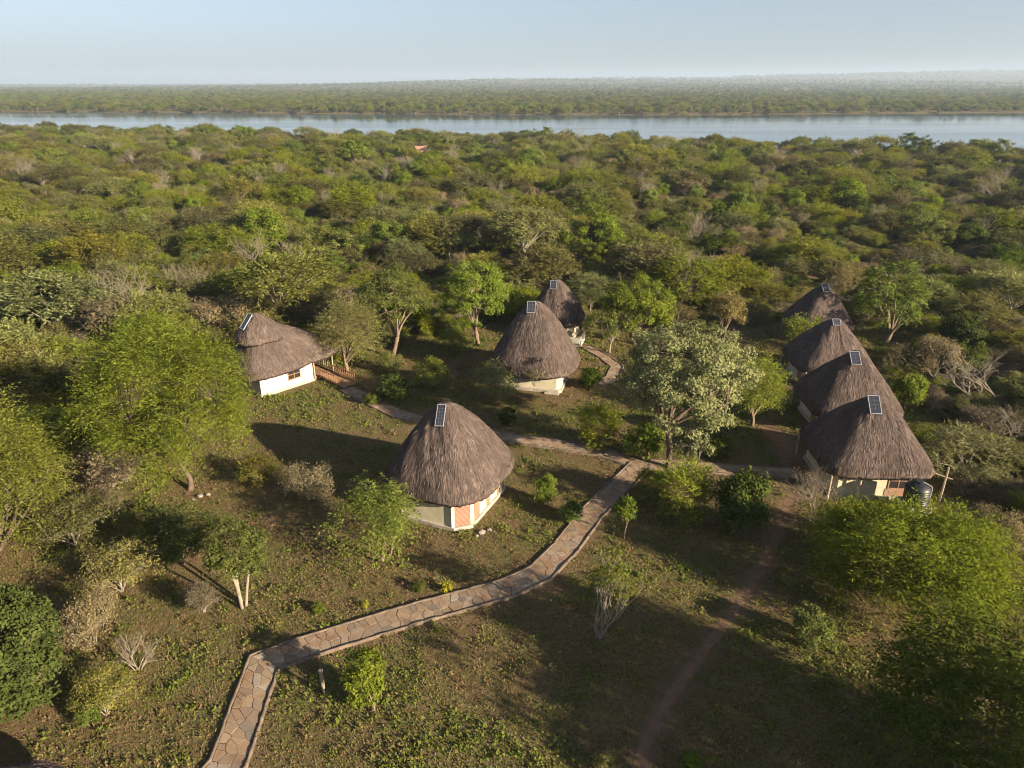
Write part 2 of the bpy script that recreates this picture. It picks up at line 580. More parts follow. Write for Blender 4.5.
def limbs(rng, mb, C, H, cb, r0, n_main, stems=1, twig_every=1, sides=6, lean=0.06, wind=0.5, spreadlow=0.75, spread=0.12):
    """tapered trunk(s), main limbs and a twig to each clump"""
    top = np.array([rng.normal(0, lean) * H, rng.normal(0, lean) * H, max(0.25, cb * H * spreadlow)])
    idx = rng.choice(len(C), min(n_main, len(C)), replace=False)
    ends = [C[i] for i in idx]
    for s in range(stems):
        an = 2 * math.pi * (s + rng.uniform(-0.2, 0.2)) / stems; ring = np.array([math.cos(an), math.sin(an), 0])
        b = np.array([0, 0, -0.15]) if stems == 1 else ring * r0 * 0.9 + [0, 0, -0.15]
        tp = top if stems == 1 else top + ring * spread * H * rng.uniform(0.8, 1.4)
        pts = curve(b, tp, rng.normal(size=3) * [0.05 * H * wind, 0.05 * H * wind, 0], 5)
        rr = r0 / math.sqrt(stems)
        mb.tube(pts, [rr * 1.3, rr, rr * 0.92, rr * 0.85, rr * 0.75], sides + 2)
        if stems > 1:
            for e in ends[s::stems]:
                pts2 = curve(tp, tp + (e - tp) * 0.85, rng.normal(size=3) * 0.1 * H * wind + [0, 0, 0.06 * H], 5)
                mb.tube(pts2, np.linspace(rr * 0.6, rr * 0.15, 5), sides, cap=False)
    limb_pts = []
    if stems == 1:
        for e in ends:
            st = top * rng.uniform(0.75, 1.0)
            pts = curve(st, st + (e - st) * 0.85, rng.normal(size=3) * 0.09 * H * wind + [0, 0, 0.05 * H], 6)
            mb.tube(pts, np.linspace(r0 * 0.55, r0 * 0.13, 6), sides, cap=False)
            limb_pts.append(pts[2:])
    if limb_pts and twig_every:
        LP = np.concatenate(limb_pts)
        for c in C[::twig_every]:
            j = np.argmin(np.sum((LP - c) ** 2, 1))
            pts = curve(LP[j], c, rng.normal(size=3) * 0.15, 3)
            mb.tube(pts, [r0 * 0.16, r0 * 0.1, r0 * 0.05], 4, cap=False)
    return top


def twig_tree(rng, mb, H, W, r0, levels=4, kids=4, stems=1, up=0.25, sides=5, jitter=0.5):
    """bare branching; returns tip points"""
    tips = []

    def grow(p, d, L, r, lv):
        k = 4
        pts = [np.array(p)]
        dd = np.array(d)
        for i in range(k - 1):
            dd = unit(dd + rng.normal(size=3) * 0.16 + [0, 0, 0.04])
            pts.append(pts[-1] + dd * L / (k - 1))
        mb.tube(pts, np.linspace(r, r * 0.6, k), sides if lv < 2 else 3, cap=False)
        if lv >= levels:
            tips.append(pts[-1]); return
        for j in range(kids):
            a = pts[-1] if j < 2 else pts[rng.integers(1, k)]
            nd = unit(dd + rng.normal(size=3) * jitter * [1, 1, 0.7] + [0, 0, up])
            grow(a, nd, L * rng.uniform(0.55, 0.85), r * 0.55, lv + 1)
    for s in range(stems):
        a = rng.random() * 6.28
        sp = 0.12 if stems == 1 else 0.55
        d0 = unit(np.array([math.cos(a) * sp * W / H, math.sin(a) * sp * W / H, 1.0]))
        grow((rng.normal(0, 0.05), rng.normal(0, 0.05), -0.1), d0, H * 0.38, r0, 0)
    return np.array(tips)


class Plant:
    """trunk and crown meshes of one plant"""
    def __init__(s, trunk, crown, tmat, cmat, H, W):
        s.trunk, s.crown, s.tmat, s.cmat, s.H, s.W = trunk, crown, tmat, cmat, H, W


def make_tree(name, seed, H, W, mat, style='dome', mode='ball', cb=0.3, clumps=90, per=80, leaf=(0.3, 0.14), clump=0.8,
              bark='bark', r0=None, n_main=8, stems=1, droop=0.15, lobes=6, flat=0.6, squash=1.0, twig_every=1, lean=0.05, spreadlow=0.75, shift=0.0, spread=0.12):
    rng = np.random.default_rng(seed)
    C = crown_points(rng, clumps, style, W - clump * 1.2, H - clump * 0.4, cb, lobes, squash)
    C[:, 0] += shift
    C[:, 2] = np.maximum(C[:, 2], clump * 0.35)
    ac = np.array([0, 0, (cb + (1 - cb) * 0.3) * H])
    V, F, t = foliage(rng, C, ac, mode, leaf, per, clump, droop, flat)
    V[:, 2] = np.maximum(V[:, 2], 0.02)
    crown = quads_mesh(name + '_crown', V, F, False, t)
    mb = MB()
    r0 = r0 or 0.022 * H + 0.03
    limbs(rng, mb, C, H, cb, r0, n_main, stems, twig_every, lean=lean, spreadlow=spreadlow, spread=spread)
    return Plant(mb.mesh(name + '_trunk', True), crown, M[bark], M[mat], H, W)


def make_bare(name, seed, H, W, bark='greybark', levels=4, kids=3, stems=2, r0=None, mat=None, per=0, leaf=(0.14, 0.07), clump=0.3, up=0.2, jitter=0.55):
    rng = np.random.default_rng(seed)
    mb = MB()
    tips = twig_tree(rng, mb, H, W, r0 or 0.02 * H, levels, kids, stems, up, jitter=jitter)
    crown = None
    if per:
        V, F, t = foliage(rng, tips, np.array([0, 0, H * 0.3]), 'ball', leaf, per, clump)
        V[:, 2] = np.maximum(V[:, 2], 0.02)
        crown = quads_mesh(name + '_crown', V, F, False, t)
    return Plant(mb.mesh(name + '_trunk', True), crown, M[bark], M[mat] if mat else None, H, W)


def plant(name, P, loc, rz=0.0, s=(1, 1, 1), label=None, cat='tree', group=None, tname='trunk', cname='crown'):
    e = empty(name, loc, rz, label, cat, group)
    if isinstance(s, (int, float)): s = (s, s, s)
    e.scale = s
    link(tname, P.trunk, P.tmat, e)
    if P.crown is not None: link(cname, P.crown, P.cmat, e)
    return e


# ------------------------------------------------------------------ terrain
def shore_near(x):
    return np.interp(x, [-2500, -600, -294, -135, 53, 130, 230, 330, 900, 2500], [740, 575, 455, 402, 370, 330, 258, 205, 105, 55])


def shore_far(x):
    return np.interp(x, [-3000, -600, -250, 0, 250, 575, 3000], [1250, 905, 835, 800, 806, 862, 1300])


WATER_Z = -2.0


def terrain(x, y):
    x = np.asarray(x, dtype=float); y = np.asarray(y, dtype=float)
    z = (N1(x, y, 14, 2) - 0.5) * np.clip((np.hypot(x, y - 40) - 40) / 60, 0, 1) * 0.8
    wob = (N2(x, y, 60, 3) - 0.5) * 50
    dn = y - (shore_near(x) + wob * 0.5)
    df = (shore_far(x) + wob * 0.8) - y
    inside = np.minimum(dn, df)                      # >0 in the lake
    z = z + np.interp(-inside, [-40, -6, 0, 7, 60], [-6, -3.2, -2.0, -0.9, 0]) * 1.0
    far = np.clip(y - shore_far(x), 0, None)
    z = z + np.interp(far, [0, 300, 1500, 3000, 5200, 8000, 14000], [0, 2, 10, 28, 70, 95, 30])  \
        * (0.55 + 0.75 * N3(x, y, 2600, 2) + np.clip(x / 6000, -0.55, 0.9)) * (N2(x + 900, y, 900, 2) * 0.5 + 0.75)
    return z


xs = np.concatenate([-np.geomspace(15000, 80, 46), np.arange(-76, 76.1, 0.8), np.geomspace(80, 15000, 46)])
ys = np.concatenate([np.arange(-60, 12, 6), np.arange(12, 110, 0.8), np.geomspace(111, 13000, 190)])
GX, GY = np.meshgrid(xs, ys)
GZ = terrain(GX, GY)
nx, ny = len(xs), len(ys)
ii = np.arange(nx * ny).reshape(ny, nx)
GF = np.stack([ii[:-1, :-1], ii[:-1, 1:], ii[1:, 1:], ii[1:, :-1]], -1).reshape(-1, 4)


def dist_poly(X, Y, pts):
    X = np.asarray(X, dtype=float); Y = np.asarray(Y, dtype=float)
    best = np.full(X.shape, 1e9)
    for (a, b) in zip(pts[:-1], pts[1:]):
        ax, ay, bx, by = a[0], a[1], b[0], b[1]
        dx, dy = bx - ax, by - ay
        t = np.clip(((X - ax) * dx + (Y - ay) * dy) / (dx * dx + dy * dy + 1e-9), 0, 1)
        best = np.minimum(best, np.hypot(X - ax - t * dx, Y - ay - t * dy))
    return best


# surveyed lines
def line(*pp): return [at(x, y) for x, y in pp]


MAIN = line((196, 800), (228, 765), (264, 663), (300, 650), (420, 613), (505, 590), (540, 574), (566, 548), (590, 516), (612, 494), (640, 466))
LEFT = line((640, 465), (600, 452), (560, 446), (500, 437), (450, 427), (400, 415), (365, 399), (347, 389))
RIGHT = line((640, 465), (690, 467), (740, 471), (800, 474))
BACK = line((586, 347), (604, 357), (617, 367), (612, 378), (600, 385))
TRACK = line((792, 495), (778, 530), (762, 568), (735, 610), (705, 650), (672, 695), (648, 735), (630, 800))
YARD = line((765, 425), (785, 445), (795, 465))

# (name, centre, rot, hx, hy) of the huts for keeping plants out
HUTS = []


def smooth_line(pts, step=0.5):
    P = np.array([[p[0], p[1]] for p in pts])
    d = np.r_[0, np.cumsum(np.hypot(*np.diff(P, axis=0).T))]
    n = max(3, int(d[-1] / step))
    s = np.linspace(0, d[-1], n)
    return np.stack([np.interp(s, d, P[:, 0]), np.interp(s, d, P[:, 1])], 1)


def rounded(pts, step=0.4, it=3):
    Q = smooth_line(pts, step)
    for _ in range(it):
        Q[1:-1] = (Q[:-2] + 2 * Q[1:-1] + Q[2:]) / 4
    return Q


def frame(Q):
    T = np.gradient(Q, axis=0)
    T = T / np.linalg.norm(T, axis=1, keepdims=True)
    Nn = np.stack([-T[:, 1], T[:, 0]], 1)
    s = np.r_[0, np.cumsum(np.hypot(*np.diff(Q, axis=0).T))]
    return s, Nn

# ------------------------------------------------------------------ huts: thatched roofs, walls
def roof_shape(hx, hy, ez, az, off=(0, 0), E=3.4, pw=1.15, r0=0.05, seed=0, tilt=0.0):
    nz = Noise2(seed + 50, 64)

    def pos(th, v):
        e = 2.2 + (E - 2.2) * np.clip(v * 2.2, 0, 1)
        c, s = np.cos(th), np.sin(th)
        k = (np.abs(c) ** e + np.abs(s) ** e) ** (-1 / e)
        q = r0 + (1 - r0) * v
        x = off[0] * (1 - v) + c * k * hx * q
        y = off[1] * (1 - v) + s * k * hy * q
        lump = (nz(np.cos(th) * 3 + 9, np.sin(th) * 3 + 9 + v * 3, 0.8, 2) - 0.5) * 0.22 * np.clip(v * 3, 0, 1)
        z = az - (az - ez) * v ** pw + lump - 0.10 * np.clip((v - 0.85) / 0.15, 0, 1) ** 2 + tilt * x * v
        return np.stack([x, y, z], -1)
    return pos


def roof_meshes(pos, seed, straws=9000, nth=180, nv=34, thick=0.30, vmin=0.0, lift=0.0):
    rng = np.random.default_rng(seed)
    th = np.linspace(0, 2 * math.pi, nth, endpoint=False)
    v = np.linspace(0, 1, nv) ** 0.9
    TH, VV = np.meshgrid(th, v)
    P = pos(TH, VV)
    st = rng.normal(0, 0.022, nth)[None, :] * (0.3 + VV) + rng.normal(0, 0.012, VV.shape)
    P[..., 2] += st
    rim = P[-1].copy(); rim[:, 2] -= thick; rim[:, :2] *= 0.985
    inn = pos(th, np.full(nth, 0.72)); inn[:, 2] = np.minimum(inn[:, 2] - thick - 0.05, rim[:, 2].mean() + 0.8)
    top = np.array([[P[0, :, 0].mean(), P[0, :, 1].mean(), P[0, :, 2].mean() + 0.05]])
    V = np.concatenate([P.reshape(-1, 3), rim, inn])
    rows = nv + 2
    i = np.arange(rows * nth).reshape(rows, nth)
    j = np.roll(i, -1, 1)
    F = np.stack([i[:-1], i[1:], j[1:], j[:-1]], -1).reshape(-1, 4)
    tint = np.clip(rng.normal(0.42, 0.16, nth)[None, :] + rng.normal(0, 0.12, (rows - 1, nth)), 0, 1).ravel()
    # closing cap as degenerate-free quads around the apex
    n0 = len(V)
    V = np.concatenate([V, top])
    capF = np.stack([i[0, ::2], i[0, 1::2], np.roll(i[0, ::2], -1), np.full(nth // 2, n0)], -1)
    F = np.concatenate([F, capF]); tint = np.concatenate([tint, np.full(len(capF), 0.5)])
    body = quads_mesh('roof', V, F, False, tint)
    n = int(straws * 1.9)
    t2 = rng.random(n) * 2 * math.pi
    v2 = np.sqrt(rng.uniform(0.002, 1.0, n)); v2 = np.where(rng.random(n) < 0.13, rng.uniform(0.95, 1.0, n), v2)
    A = pos(t2, v2); B = pos(t2, np.clip(v2 - 0.03, 0, 1)); C = pos(t2 + 0.02, v2)
    D = unit(A - B); S = unit(C - A)
    Nn = unit(np.cross(D, S)); Nn = np.where(Nn[:, 2:3] < 0, -Nn, Nn)
    D = D + S * rng.normal(0, 0.16, (n, 1)) + Nn * rng.normal(0.05, 0.05, (n, 1))
    D = D - np.array([0, 0, 1.0]) * (np.clip((v2 - 0.93) / 0.07, 0, 1) * 0.9)[:, None]
    A = A + Nn * rng.uniform(0.0, 0.05, (n, 1)) - D * 0.2
    Vs, Fs = kite(A, D, Nn + S * rng.normal(0, 0.3, (n, 1)), rng.uniform(0.25, 0.65, n), rng.uniform(0.018, 0.045, n))
    ts = np.clip(rng.normal(0.5, 0.28, n), 0, 1)
    straw = quads_mesh('thatch_straw', Vs, Fs, False, ts)
    return body, straw


def chamfer_rect(hx, hy, c):
    return [(-hx + c, -hy), (hx - c, -hy), (hx, -hy + c), (hx, hy - c), (hx - c, hy), (-hx + c, hy), (-hx, hy - c), (-hx, -hy + c)]


def face_M(p0, p1):
    d = Vector((p1[0] - p0[0], p1[1] - p0[1], 0)); L = d.length; d.normalize()
    z = Vector((0, 0, 1)); y = z.cross(d)
    m = Matrix((d, y, z)).transposed().to_4x4()
    return Matrix.Translation((p0[0], p0[1], 0)) @ m, L


def window(parent, Mx, x, z, wd, ht, nx_=2, nz_=3, mat='wood', name='window'):
    """framed window on a wall face: panes set back between frame bars"""
    f = MB(); t = 0.07
    f.box(x - t, x, -0.05, 0.02, z - t, z + ht + t, Mx); f.box(x + wd, x + wd + t, -0.05, 0.02, z - t, z + ht + t, Mx)
    f.box(x, x + wd, -0.05, 0.02, z - t, z, Mx); f.box(x, x + wd, -0.05, 0.02, z + ht, z + ht + t, Mx)
    fo = f.build(name, M[mat], parent)
    b = MB()
    for k in range(1, nx_): b.box(x + wd * k / nx_ - 0.025, x + wd * k / nx_ + 0.025, -0.04, -0.012, z, z + ht, Mx)
    for k in range(1, nz_): b.box(x, x + wd, -0.036, -0.014, z + ht * k / nz_ - 0.025, z + ht * k / nz_ + 0.025, Mx)
    b.build('glazing_bar', M[mat], fo)
    for i in range(nx_):
        for k in range(nz_):
            MB().box(x + wd * i / nx_ + 0.01, x + wd * (i + 1) / nx_ - 0.01, -0.010, 0.0, z + ht * k / nz_ + 0.01, z + ht * (k + 1) / nz_ - 0.01, Mx).build('pane', M['glass'], fo)
    return fo


def solar_panel(parent, pos, th, v, rz, wd, ht, nx_=2, ny_=5, tilt=0.0, lift=0.12, yaw=None):
    """panel strapped on the thatch near the top; th in the hut's own frame"""
    p = pos(np.array([th]), np.array([v]))[0]; q = pos(np.array([th]), np.array([v + 0.05]))[0]
    down = Vector(q - p).normalized()
    if yaw is not None:
        a = yaw
        slope = math.atan2(-down.z, math.hypot(down.x, down.y))
        down = Vector((math.cos(a) * math.cos(slope), math.sin(a) * math.cos(slope), -math.sin(slope)))
    side = Vector((0, 0, 1)).cross(down).normalized()
    nrm = down.cross(side).normalized()
    if nrm.z < 0: nrm = -nrm
    X = side; Y = nrm.cross(X).normalized()
    m = Matrix.Translation(Vector(p) + nrm * lift) @ Matrix((X, Y, nrm)).transposed().to_4x4() @ Matrix.Rotation(tilt, 4, 'Z')
    g = MB().box(-wd / 2, wd / 2, -ht / 2, ht / 2, -0.02, 0.015, m).build('solar_panel', M['panel'], parent)
    f = MB(); t = 0.035
    f.box(-wd / 2 - t, -wd / 2, -ht / 2 - t, ht / 2 + t, -0.03, 0.03, m); f.box(wd / 2, wd / 2 + t, -ht / 2 - t, ht / 2 + t, -0.03, 0.03, m)
    f.box(-wd / 2, wd / 2, -ht / 2 - t, -ht / 2, -0.03, 0.03, m); f.box(-wd / 2, wd / 2, ht / 2, ht / 2 + t, -0.03, 0.03, m)
    f.build('panel_frame', M['alu'], g)
    b = MB()
    for k in range(1, nx_): b.box(-wd / 2 + wd * k / nx_ - 0.006, -wd / 2 + wd * k / nx_ + 0.006, -ht / 2, ht / 2, 0.016, 0.02, m)
    for k in range(1, ny_): b.box(-wd / 2, wd / 2, -ht / 2 + ht * k / ny_ - 0.006, -ht / 2 + ht * k / ny_ + 0.006, 0.0165, 0.0205, m)
    b.build('cell_grid', M['grid'], g)
    for sx in (-1, 1): MB().bar(m @ Vector((sx * wd * 0.35, ht * 0.4, -0.03)), m @ Vector((sx * wd * 0.35, ht * 0.4, -0.4)), 0.05).build('panel_strut', M['alu'], g)
    return g


def thatch(parent, pos, seed, straws, name='roof', **k):
    b, s = roof_meshes(pos, seed, straws, **k)
    r = link(name, b, M['thatch'], parent)
    st = link('thatch_straw', s, M['thatch'], r); st['kind'] = 'stuff'
    return r


def crown_cap(parent, pos, seed):
    """the bound bundle that closes the top of the cone"""
    rng = np.random.default_rng(seed)
    p = pos(np.array([0.0, 1.57, 3.14, 4.71]), np.full(4, 0.02)).mean(0)
    n = 420
    a = rng.random(n) * 6.283; r = rng.uniform(0, 0.24, n)
    A = np.stack([p[0] + np.cos(a) * r, p[1] + np.sin(a) * r, p[2] + 0.10 + rng.uniform(-0.05, 0.08, n)], 1)
    D = np.stack([np.cos(a), np.sin(a), -0.75 + 0 * a], 1) + rng.normal(0, 0.15, (n, 3))
    V, F = kite(A, D, np.array([0, 0, 1.0]) + rng.normal(0, 0.3, (n, 3)), rng.uniform(0.3, 0.6, n), 0.06)
    link('roof_cap', quads_mesh('roof_cap', V, F, False, np.clip(rng.normal(0.75, 0.2, n), 0, 1)), M['thatch'], parent)


# ---- central hut with brick corner panels
hutA = empty('thatched_hut', (-3.95, 40.2, 0), R(66), 'thatched hut with brick corner panels and one solar panel, beside the stone path', 'hut', 'thatched huts')
HUTS.append((-3.95, 40.2, 4.8))
wx, wy, ch = 3.15, 2.65, 0.85
poly = chamfer_rect(wx, wy, ch)
MB().prism(chamfer_rect(wx + 0.12, wy + 0.12, ch), 0.0, 0.26).build('plinth', M['concrete'], hutA, bevel=0.02)
MB().prism(poly, 0.26, 2.65).build('wall', M['plaster'], hutA)
for i in range(8):
    p0, p1 = poly[i], poly[(i + 1) % 8]
    Mx, L = face_M(p0, p1)
    if i % 2:     # chamfered corners carry brick
        MB().box(0.10, L - 0.10, -0.03, 0.0, 0.262, 2.6, Mx).build('brick_panel', M['brick'], hutA)
        for xx in (-0.10, L - 0.10):
            MB().box(xx, xx + 0.2, -0.045, 0.0, 0.262, 2.62, Mx).build('pilaster', M['white'], hutA)
Mx, L = face_M(poly[0], poly[1])          # sunlit side
for x0, x1 in ((0.35, 1.05), (2.05, 2.5), (3.6, 4.1)):
    MB().box(x0, x1, -0.03, 0.0, 0.262, 2.6, Mx).build('brick_panel', M['brick'], hutA)
window(hutA, Mx, 2.65, 1.0, 0.75, 0.95)
posA = roof_shape(4.0, 3.7, 2.5, 6.85, off=(-0.1, 0.1), E=3.0, pw=1.3, r0=0.10, seed=1)
ro = thatch(hutA, posA, 11, 12000)
crown_cap(ro, posA, 3)
solar_panel(hutA, posA, math.pi + 0.15, 0.15, 0, 0.48, 1.35, 3, 6, tilt=0.1, yaw=R(255 - 66))

# ---- middle hut
hutB = empty('thatched_hut', (2.1, 61.2, 0), R(-14), 'tall thatched hut with cream front wall, in front of the small rear hut', 'hut', 'thatched huts')
HUTS.append((2.5, 61.2, 5.0))
poly = chamfer_rect(2.9, 2.9, 0.3)
MB().prism(chamfer_rect(3.05, 3.05, 0.3), 0.0, 0.3).build('plinth', M['concrete'], hutB, bevel=0.02)
MB().prism(poly, 0.3, 2.2).build('wall', M['plaster'], hutB)
Mx, L = face_M(poly[2], poly[3])
window(hutB, Mx, 2.0, 1.0, 0.9, 0.95)
MB().box(3.4, 4.3, -0.04, 0.01, 0.302, 2.2, Mx).build('door', M['wood'], hutB)
posB = roof_shape(4.05, 3.9, 1.9, 7.3, E=2.8, pw=1.36, r0=0.09, seed=2)
ro = thatch(hutB, posB, 12, 10000)
crown_cap(ro, posB, 4)
solar_panel(hutB, posB, R(240 + 14), 0.12, 0, 0.66, 1.1, 3, 4, tilt=0.0, yaw=R(266 + 14))
MB().box(1.6, 2.9, -3.4, -3.06, 0.0, 0.16).build('step', M['concrete'], hutB, bevel=0.02)

# ---- small rear hut
hutC = empty('thatched_hut', (4.8, 74.0, 0), R(-20), 'small thatched hut behind the tall middle hut, with a low white porch wall', 'hut', 'thatched huts')
HUTS.append((5.3, 74.0, 4.2))
poly = chamfer_rect(2.1, 2.1, 0.3)
MB().prism(chamfer_rect(2.25, 2.25, 0.3), 0.0, 0.25).build('plinth', M['concrete'], hutC)
MB().prism(poly, 0.25, 2.5).build('wall', M['plaster'], hutC)
posC = roof_shape(3.05, 2.9, 2.1, 6.0, E=2.6, pw=1.5, seed=3)
ro = thatch(hutC, posC, 13, 6000)
crown_cap(ro, posC, 5)
solar_panel(hutC, posC, R(235 + 20), 0.2, 0, 0.62, 0.95, 2, 3, yaw=R(262 + 20))
MB().box(2.2, 3.6, -3.4, -3.2, 0.0, 1.0).box(3.4, 3.6, -3.2, -1.2, 0.0, 1.002).build('porch_wall', M['white'], hutC, bevel=0.02)
MB().tube([(1.9, -2.3, 0.0), (1.95, -2.3, 2.1)], [0.07, 0.06], 6).build('porch_post', M['pole'], hutC)

# ---- the four huts in a row on the right
ROW = [
    ((23.95, 43.0, 0), R(-3), 3.6, 3.6, 2.3, 6.05, 'nearest of the four right-hand thatched huts, with a black tank at its wall'),
    ((26.65, 51.9, 0), R(-2), 3.45, 3.55, 2.1, 5.95, 'second of the four right-hand thatched huts, counted from the black tank'),
    ((28.85, 61.0, 0), R(-1), 3.4, 3.5, 2.1, 5.75, 'third of the four right-hand thatched huts, counted from the black tank'),
    ((32.6, 72.6, 0), R(2), 2.95, 3.1, 2.1, 5.85, 'rearmost of the four right-hand thatched huts, half hidden by bushes'),
]
PANELS = [(R(235), 0.13, 0.66, 1.3, R(262)), (R(235), 0.12, 0.66, 1.15, R(264)), (R(250), 0.07, 0.6, 0.62, R(265)), (R(250), 0.10, 0.64, 0.95, R(272))]
for i, (c, rz, hx, hy, ez, az, lab) in enumerate(ROW):
    h = empty('thatched_hut', c, rz, lab, 'hut', 'thatched huts')
    HUTS.append((c[0], c[1], 4.9))
    wxx = hx - 0.85
    poly = chamfer_rect(wxx, wxx, 0.25)
    MB().prism(chamfer_rect(wxx + 0.12, wxx + 0.12, 0.25), 0.0, 0.28).build('plinth', M['concrete'], h, bevel=0.02)
    MB().prism(poly, 0.28, 2.4).build('wall', M['white'] if i else M['plaster'], h)
    ps = roof_shape(hx, hy, ez, az, off=(0.25, 0.1), E=5.0, pw=1.22, r0=0.08, seed=10 + i)
    ro = thatch(h, ps, 20 + i, 9500 if i < 2 else 6500)
    crown_cap(ro, ps, 30 + i)
    th, v, pw_, ph_, yw = PANELS[i]
    solar_panel(h, ps, th - rz, v, 0, pw_, ph_, 2, 4, yaw=yw - rz)
    Mx, L = face_M(poly[0], poly[1])
    if i == 0:
        window(h, Mx, L - 1.75, 0.85, 1.2, 1.1, 2, 2)
        MB().box(L - 1.95, L - 0.35, -0.03, -0.0, 0.285, 0.76, Mx).build('brick_panel', M['brick'], h)
        MB().tube([(-1.35, -hy + 0.35, 0.0), (-1.3, -hy + 0.38, 2.0)], [0.075, 0.07], 7).build('porch_post', M['pole'], h)
    MxL, LL = face_M(poly[6], poly[7])
    MB().box(LL * 0.55, LL * 0.55 + 0.9, -0.04, 0.0, 0.285, 2.2, MxL).build('door', M['wood'], h)
    window(h, MxL, 0.7, 1.0, 0.9, 0.95, 2, 2)
    for yy in (-hy + 0.4, hy - 0.4):
        MB().tube([(-hx + 0.4, yy, 0.0), (-hx + 0.42, yy, 1.9)], [0.075, 0.065], 7).build('porch_post', M['pole'], h)

# ---- left house with veranda
hutD = empty('thatched_house', (-21.3, 61.0, 0), R(48), 'white walled thatched house with wooden veranda and walkway, left of the middle huts', 'house')
HUTS.append((-21.3, 61.0, 5.2))
hx, hy = 2.6, 2.5
poly = [(-3.5, -hy), (1.75, -hy), (1.75, hy), (-3.5, hy)]
MB().prism([(-3.6, -hy - 0.1), (1.85, -hy - 0.1), (1.85, hy + 0.1), (-3.6, hy + 0.1)], 0.0, 0.22).build('plinth', M['concrete'], hutD, bevel=0.02)
MB().prism(poly, 0.22, 2.5).build('wall', M['white'], hutD)
Mx, L = face_M(poly[0], poly[1])
window(hutD, Mx, 2.75, 0.85, 1.15, 1.25, 2, 3)
MxR, LR = face_M(poly[1], poly[2])
MB().box(2.0, 2.95, -0.04, 0.0, 0.24, 2.25, MxR).build('door', M['wood'], hutD)
deck = MB().box(1.9, 3.95, -hy + 0.02, hy - 0.02, 0.0, 0.2).build('veranda_deck', M['wood'], hutD)
for k in range(9): MB().box(1.86 + k * 0.24, 1.86 + k * 0.24 + 0.22, -hy, hy, 0.22, 0.32).build('deck_board', M['wood'], deck)
vx = 3.95
for px_, py_ in ((1.95, -hy + 0.06), (vx, -hy + 0.06), (vx, -0.9), (vx, 0.9), (vx, hy - 0.06), (1.95, hy - 0.06)):
    MB().tube([(px_, py_, 0.25), (px_, py_, 2.3)], [0.06, 0.055], 7).build('veranda_post', M['pole'], hutD)


def railing(parent, a, b, z0=0.32, n=7, h=0.85):
    a, b = Vector((*a, z0)), Vector((*b, z0))
    r = MB().bar(a + Vector((0, 0, h)), b + Vector((0, 0, h)), 0.07).build('railing', M['wood'], parent)
    MB().bar(a + Vector((0, 0, 0.15)), b + Vector((0, 0, 0.15)), 0.06).build('lower_rail', M['wood'], r)
    for k in range(n + 1):
        p = a.lerp(b, k / n)
        MB().bar(p + Vector((0, 0, 0.02)), p + Vector((0, 0, h - 0.03)), 0.045).build('baluster', M['wood'], r)
    return r


railing(hutD, (vx, 0.95), (vx, hy - 0.1), n=6)
railing(hutD, (2.05, hy - 0.05), (vx - 0.1, hy - 0.05))
# walkway from the veranda down to the stone path
wk = empty('walkway', (0, 0, 0)); wk.parent = hutD
for k in range(15):
    y = -hy - 0.05 - k * 0.24
    z = 0.27 - 0.010 * k
    MB().box(2.45, 3.85, y - 0.22, y, z - 0.05, z).build('walkway_plank', M['wood'], wk)
railing(hutD, (2.42, -hy - 0.05), (2.42, -hy - 2.6), 0.2, 9, 0.75)
railing(hutD, (3.88, -hy - 0.05), (3.88, -hy - 3.4), 0.2, 11, 0.75)
railing(hutD, (vx, -2.3), (vx, 0.9), n=9)
posD = roof_shape(5.2, 3.35, 2.35, 6.2, off=(-1.95, 0.0), E=3.6, pw=0.98, r0=0.07, seed=5, tilt=0.07)
ro = thatch(hutD, posD, 15, 11000); ro.location = (0.45, 0, 0)
posD2 = roof_shape(2.35, 1.75, 4.72, 6.75, off=(-0.25, 0.0), E=2.8, pw=1.2, r0=0.08, seed=6)
capm, caps = roof_meshes(posD2, 16, 3000, nth=120, nv=16, thick=0.25)
capo = link('upper_roof', capm, M['thatch'], hutD, loc=(-1.45, 0.0, 0))
cs = link('thatch_straw', caps, M['thatch'], capo); cs['kind'] = 'stuff'
solar_panel(capo, posD2, R(225 - 48), 0.35, 0, 0.62, 1.45, 2, 4, yaw=R(228 - 48)).name = 'solar_panel'
MB().box(vx - 0.35, vx + 0.75, -1.3, 1.2, 2.50, 2.57).build('porch_gable', M['pole'], hutD, rot=(0, R(8), 0), loc=(-0.35, 0, 0.6))

# ---- thatch top that reaches into the lower left corner
hutE = empty('thatched_hut', (-17.9, 16.2, 0), R(20), 'dark thatched roof top just showing in the lower left corner', 'hut', 'thatched huts')
HUTS.append((-17.9, 16.2, 3.6))
MB().prism(chamfer_rect(1.9, 1.9, 0.3), 0.0, 1.7).build('wall', M['plaster'], hutE)
posE = roof_shape(2.7, 2.7, 1.7, 4.3, E=2.8, pw=1.1, seed=7)
ro = thatch(hutE, posE, 17, 4500)

# ------------------------------------------------------------------ stone paths
def mitre(P):
    P = np.array([[p[0], p[1]] for p in P])
    T = np.diff(P, axis=0); T /= np.linalg.norm(T, axis=1, keepdims=True)
    Nn = np.stack([-T[:, 1], T[:, 0]], 1)
    m = [Nn[0]]
    for a, b in zip(Nn[:-1], Nn[1:]):
        s = a + b; m.append(s / (1 + a @ b))
    m.append(Nn[-1])
    s = np.r_[0, np.cumsum(np.hypot(*np.diff(P, axis=0).T))]
    return P, np.array(m), s


def path_map(pm, s, t):
    P, m, S = pm
    i = np.clip(np.searchsorted(S, s, side='right') - 1, 0, len(P) - 2)
    u = ((s - S[i]) / (S[i + 1] - S[i]))
    if isinstance(i, np.ndarray): u = u[:, None]; t = np.asarray(t)[:, None]
    return P[i] * (1 - u) + P[i + 1] * u + (m[i] * (1 - u) + m[i + 1] * u) * t


